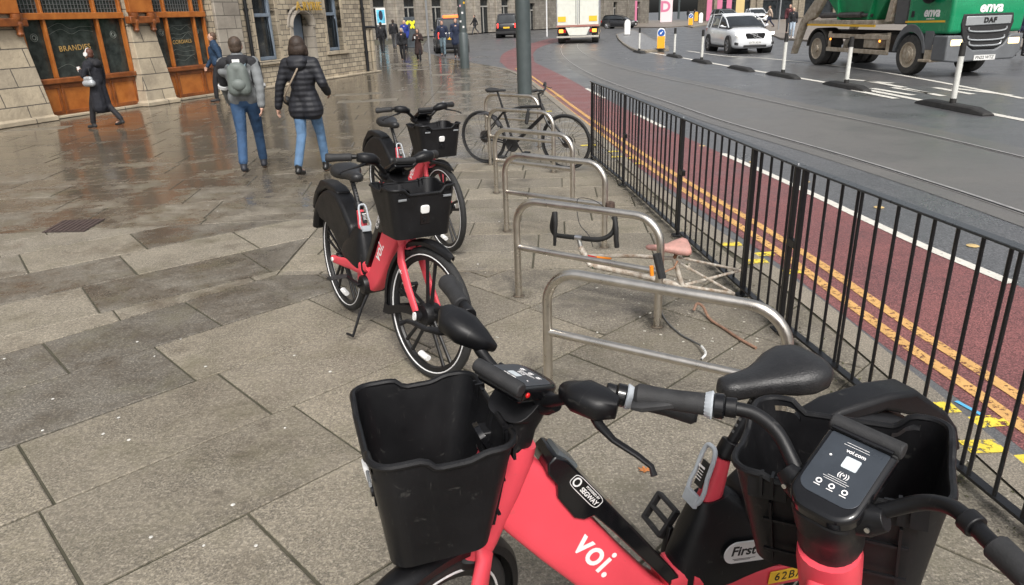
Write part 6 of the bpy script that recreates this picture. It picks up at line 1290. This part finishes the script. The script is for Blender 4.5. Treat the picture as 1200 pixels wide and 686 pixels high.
dr_ = bxp(9.98, 10.62, .32, .38, .06, 2.1).build('door', PBL, t); mb = MB(); [bxp(10.03 + dx, 10.27 + dx, .305, .321, z0, z1, mb) for dx in (0, .3) for z0, z1 in ((.2, .8), (.95, 1.9))]; mb.build('door_panel', PBL, dr_, bevel=.01)
bxp(10.62, 11.0, .34, .38, .06, 2.1).build('side_panel', PBL, t); bxp(9.85, 11.12, .38, .6, 0, 2.26).build('door_recess', DK, t); bxp(9.85, 11.12, -.12, .38, 0, .06).build('doorstep', ASH, t)
mb = MB(); 
for q, w_ in ((9.85, .13), (10.99, .13)): bxp(q, q + w_, -.10, .30, .06, 1.75, mb)
pts = []
mb.tube([V(10.485 + .57 * math.cos(a) , -.02, 1.72 + .48 * math.sin(a)) for a in [math.pi * k / 14 for k in range(15)]], .075, 8, flat=2.0, upv=V(0, 1, 0)); mb.tube([V(10.485 + .70 * math.cos(a) , -.05, 1.72 + .62 * math.sin(a)) for a in [math.pi * k / 14 for k in range(15)]], .05, 8, upv=V(0, 1, 0)); mb.build('door_arch', DSB, t, sharp=60)
text_mesh('pub_sign', 'A.RYRIE', .36, GOLD, t, basis((10.80, -.20, 2.33), (1, 0, 0), (0, 0, 1)), .03, .008, space=1.1)
for xx in (7.88, 14.0): mb = MB(); mb.tube([(xx, -.14, .02), (xx, -.14, 9)], .055, 12); [mb.tube([(xx, -.14, z), (xx, -.14, z + .09)], .075, 12) for z in (.7, 2.2, 4.2)]; mb.build('drainpipe', FPAINT, t)
mb = MB(); mb.tube([(14.0, -.14, 1.62), (14.75, -.14, 1.60)], .045, 10); mb.build('pipe_branch', FPAINT, t)
for xx, w_ in ((14.15, .16), (14.45, .16)): bxp(xx, xx + w_, -.15, -.061, .06, 1.55).build('corner_quoin', ASH, t, bevel=.02)
bxp(6.62, 7.6, -.16, -.061, .06, 3.0).build('dark_stone_pier', DSB, t, bevel=.02)
for k in range(9):      # upper storey windows
    x = -3.4 + k * 2.1
    for z in (4.2, 7.6): w_ = bxp(x, x + 1.0, -.075, -.05, z, z + 1.9).build('upper_window', GLASS, t); mb = MB(); [bxp(q, q + .1, -.10, -.076, z, z + 1.9, mb) for q in (x, x + .9)]; [bxp(x + .1, x + .9, -.10, -.076, zz, zz + .1, mb) for zz in (z, z + .95, z + 1.8)]; mb.build('upper_frame', PBL, w_)
# ------------------------------------------------------------------ far buildings
def facade(name, label, a, b, hgt, m, bay, openw, oh, depth=8, z0=0., upper=True, gl=GLASS, fasc=None, trim=None):
    a, b = Vector((*a, 0)), Vector((*b, 0)); L = (b - a).length; t = thing(name, label, 'building', (a.x, a.y, z0), math.atan2((b - a).y, (b - a).x)); mb = MB(); x = 0
    n = max(1, int(L / bay)); bw = L / n
    for k in range(n + 1):
        x0 = max(0, k * bw - (bw - openw) / 2); x1 = min(L, k * bw + (bw - openw) / 2); bxp(x0, x1, 0, .7, 0, oh, mb)
    bxp(0, L, 0, .7, oh, hgt, mb); bxp(0, L, .7, depth, 0, hgt, mb); mb.build('wall', m, t)
    for k in range(n):
        c = (k + .5) * bw; w_ = bxp(c - openw / 2, c + openw / 2, .4, .45, .02, oh).build('opening_glass', gl, t); mb = MB(); tm_ = trim or mat('pale frame', (.35, .34, .31), .6)
        bxp(c - openw / 2, c + openw / 2, .3, .399, oh * .72, oh * .72 + .14, mb); bxp(c - .05, c + .05, .3, .399, .02, oh * .72, mb); mb.build('opening_frame', tm_, w_)
        bxp((k + .02) * bw - .25, (k + .02) * bw + .35, -.25, -.002, 0, oh + .3).build('pilaster', m, t, bevel=.04)
        if upper:
            for z in (oh + 1.6, oh + 5.2): bxp(c - .6, c + .6, -.03, .02, z, z + 2.1).build('upper_window', GLASS, t)
    if fasc: bxp(0, L, -.12, -.001, oh - .05, oh + .7).build('fascia', fasc, t)
    bxp(-.1, L + .1, -.3, -.002, oh + .75, oh + 1.0).build('cornice', m, t); return t
fa, fb = G(430, 47.5, 0), G(605, 36, 0)
facade('station_building', 'long grey stone building with tall dark doorways behind the taxis', (fa.x - 30 * .62, fa.y - 20), (fa.x + .01, fa.y), 13, DSB, 4., 2., 3.6)
facade('stone_building', 'grey stone terrace with pillared doorways at the back of the side street', fa.xy, fb.xy, 13, DSB, 4.3, 2.1, 4.2)
fc = G(760, 27, 0)
facade('corner_building', 'dark stone building behind the tall pole and the box lorry', fb.xy, (fc.x, fc.y), 14, stonemat('dark coursed stone', (.26, .24, .205), (.18, .165, .14), .6, .3), 7, 1.2, 3.4)
fd, fe = G(690, 22, 0), G(900, 17.5, 0)
SHB = stonemat('buff stone', (.30, .26, .19), (.24, .20, .15), .8, .4)
ft = facade('shop_row', 'row of dark glazed shops in buff stone across the far street', (fd.x + 2, 128), (fe.x + 10, 132), 13, SHB, 7, 5.2, 4, trim=mat('dark shop frame', (.03, .03, .035), .4), fasc=mat('dark fascia', (.04, .04, .05), .4))
facade('shop_parade', 'second row of shops further right, partly behind the skip lorry', (fe.x + 10.5, 130), (fe.x + 90, 112), 13, SHB, 8, 6, 4, trim=mat('dark shop frame', (.03, .03, .035), .4), fasc=mat('dark fascia', (.04, .04, .05), .4))
facade('tenement', 'tall stone tenement closing the right side of the street', (fe.x + 92, 111), (fe.x + 60, 40), 13, SHB, 5, 3, 3.6)
PINK = mat('pink hoarding', (.55, .16, .27), .5); 
for (u0, u1, m_, lab, tx_) in ((774, 788, mat('white and pink hoarding', (.72, .6, .62), .5), 'white hoarding panel with a large pink letter in front of the far shops', 'D'), (828, 834, PINK, 'left pink banner on the far shop front', None), (840, 846, PINK, 'middle pink banner on the far shop front', None), (851, 857, PINK, 'right pink banner on the far shop front', None), (744, 746.5, PINK, 'narrow pink banner beside the maroon coated walker', None), (862, 872, mat('pale yellow panel', (.6, .45, .2), .5), 'pale yellow shop panel right of the pink banners', None)):
    Yp = 124; x0, x1 = PY(u0, 12, Yp).x, PY(u1, 12, Yp).x; t = thing('shop_banner', lab, 'banner', ((x0 + x1) / 2, Yp, 0)); mb = MB(); mb.box((0, 0, 1.8), (x1 - x0, .12, 3.4)); pn = mb.build('panel', m_, t, bevel=.02)
    mb = MB(); mb.box((-(x1 - x0) / 2 + .06, .1, 2.0), (.08, .08, 4.0)); mb.build('support', GPL, t)
    if tx_: text_mesh('banner_lettering', tx_, 2.2, PINK, pn, basis((-.2, -.07, 2.4), (1, 0, 0), (0, 0, 1)), .02, .08)
# poster by the left corner
b = G(450, 48, 0); zt = PY(450, 11, b.y).z; zb = PY(450, 28, b.y).z; wx = 10 / F * b.y * 1.03
t = thing('poster_stand', 'blue and white advertising poster beyond the end of the pub', 'poster', (b.x, b.y - .5, 0)); mb = MB(); mb.box((0, 0, (zt + zb) / 2), (wx, .15, zt - zb + .2)); p_ = mb.build('panel', WHT, t, bevel=.02)
mb = MB(); mb.box((0, -.08, (zt + zb) / 2), (wx * .85, .02, zt - zb - .1)); mb.build('picture', mat('sky blue print', (.12, .48, .68), .5, n_scale=2.2, n_amt=.5), p_); mb = MB(); mb.ell((0, -.09, zb + .75), (wx * .22, .02, .45)); mb.build('figure_shape', NV, p_); mb = MB(); [mb.box((s * wx * .42, 0, zb / 2), (.1, .1, zb)) for s in (-1, 1)]; mb.build('legs', GPL, t)
b = G(482, 56, 0); zt = PY(482, 20, b.y).z; t = thing('sidewalk_sign', 'dark street sign with two bright yellow butterfly shapes behind the blue coated person', 'sign', (b.x, b.y, 0)); mb = MB(); mb.box((0, 0, zt * .5), (.75, .25, zt)); mb.build('board', mat('patchy dark board', (.05, .06, .07), .5, n_scale=3, n_amt=.5), t, bevel=.02)
for s in (-1, 1):
    mb = MB(Matrix.Translation((s * .21, -.14, zt * .75))); 
    for q in (-1, 1): mb.ell((q * .085, 0, .12), (.09, .012, .17), rot=Matrix.Rotation(q * .5, 3, 'Y')); mb.ell((q * .07, 0, -.14), (.08, .012, .14), rot=Matrix.Rotation(-q * .4, 3, 'Y'))
    mb.build('yellow_shape', mat('bright yellow', (.8, .75, .03), .5), t)

# ------------------------------------------------------------------ grime around feet of posts and hoops
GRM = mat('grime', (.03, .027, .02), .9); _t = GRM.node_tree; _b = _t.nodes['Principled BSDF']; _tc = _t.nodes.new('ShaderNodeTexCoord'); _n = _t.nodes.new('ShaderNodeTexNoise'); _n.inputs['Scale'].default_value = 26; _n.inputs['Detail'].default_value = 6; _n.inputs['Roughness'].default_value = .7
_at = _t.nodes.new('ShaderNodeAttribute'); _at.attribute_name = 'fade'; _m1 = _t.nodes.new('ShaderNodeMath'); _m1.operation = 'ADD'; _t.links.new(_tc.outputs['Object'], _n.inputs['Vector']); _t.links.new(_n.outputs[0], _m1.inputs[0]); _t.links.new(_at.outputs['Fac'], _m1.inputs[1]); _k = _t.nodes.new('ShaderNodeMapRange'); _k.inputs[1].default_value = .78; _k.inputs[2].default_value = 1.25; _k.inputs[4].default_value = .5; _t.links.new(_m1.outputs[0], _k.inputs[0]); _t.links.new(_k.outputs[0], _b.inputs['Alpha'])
vs, fs, cl = [], [], []
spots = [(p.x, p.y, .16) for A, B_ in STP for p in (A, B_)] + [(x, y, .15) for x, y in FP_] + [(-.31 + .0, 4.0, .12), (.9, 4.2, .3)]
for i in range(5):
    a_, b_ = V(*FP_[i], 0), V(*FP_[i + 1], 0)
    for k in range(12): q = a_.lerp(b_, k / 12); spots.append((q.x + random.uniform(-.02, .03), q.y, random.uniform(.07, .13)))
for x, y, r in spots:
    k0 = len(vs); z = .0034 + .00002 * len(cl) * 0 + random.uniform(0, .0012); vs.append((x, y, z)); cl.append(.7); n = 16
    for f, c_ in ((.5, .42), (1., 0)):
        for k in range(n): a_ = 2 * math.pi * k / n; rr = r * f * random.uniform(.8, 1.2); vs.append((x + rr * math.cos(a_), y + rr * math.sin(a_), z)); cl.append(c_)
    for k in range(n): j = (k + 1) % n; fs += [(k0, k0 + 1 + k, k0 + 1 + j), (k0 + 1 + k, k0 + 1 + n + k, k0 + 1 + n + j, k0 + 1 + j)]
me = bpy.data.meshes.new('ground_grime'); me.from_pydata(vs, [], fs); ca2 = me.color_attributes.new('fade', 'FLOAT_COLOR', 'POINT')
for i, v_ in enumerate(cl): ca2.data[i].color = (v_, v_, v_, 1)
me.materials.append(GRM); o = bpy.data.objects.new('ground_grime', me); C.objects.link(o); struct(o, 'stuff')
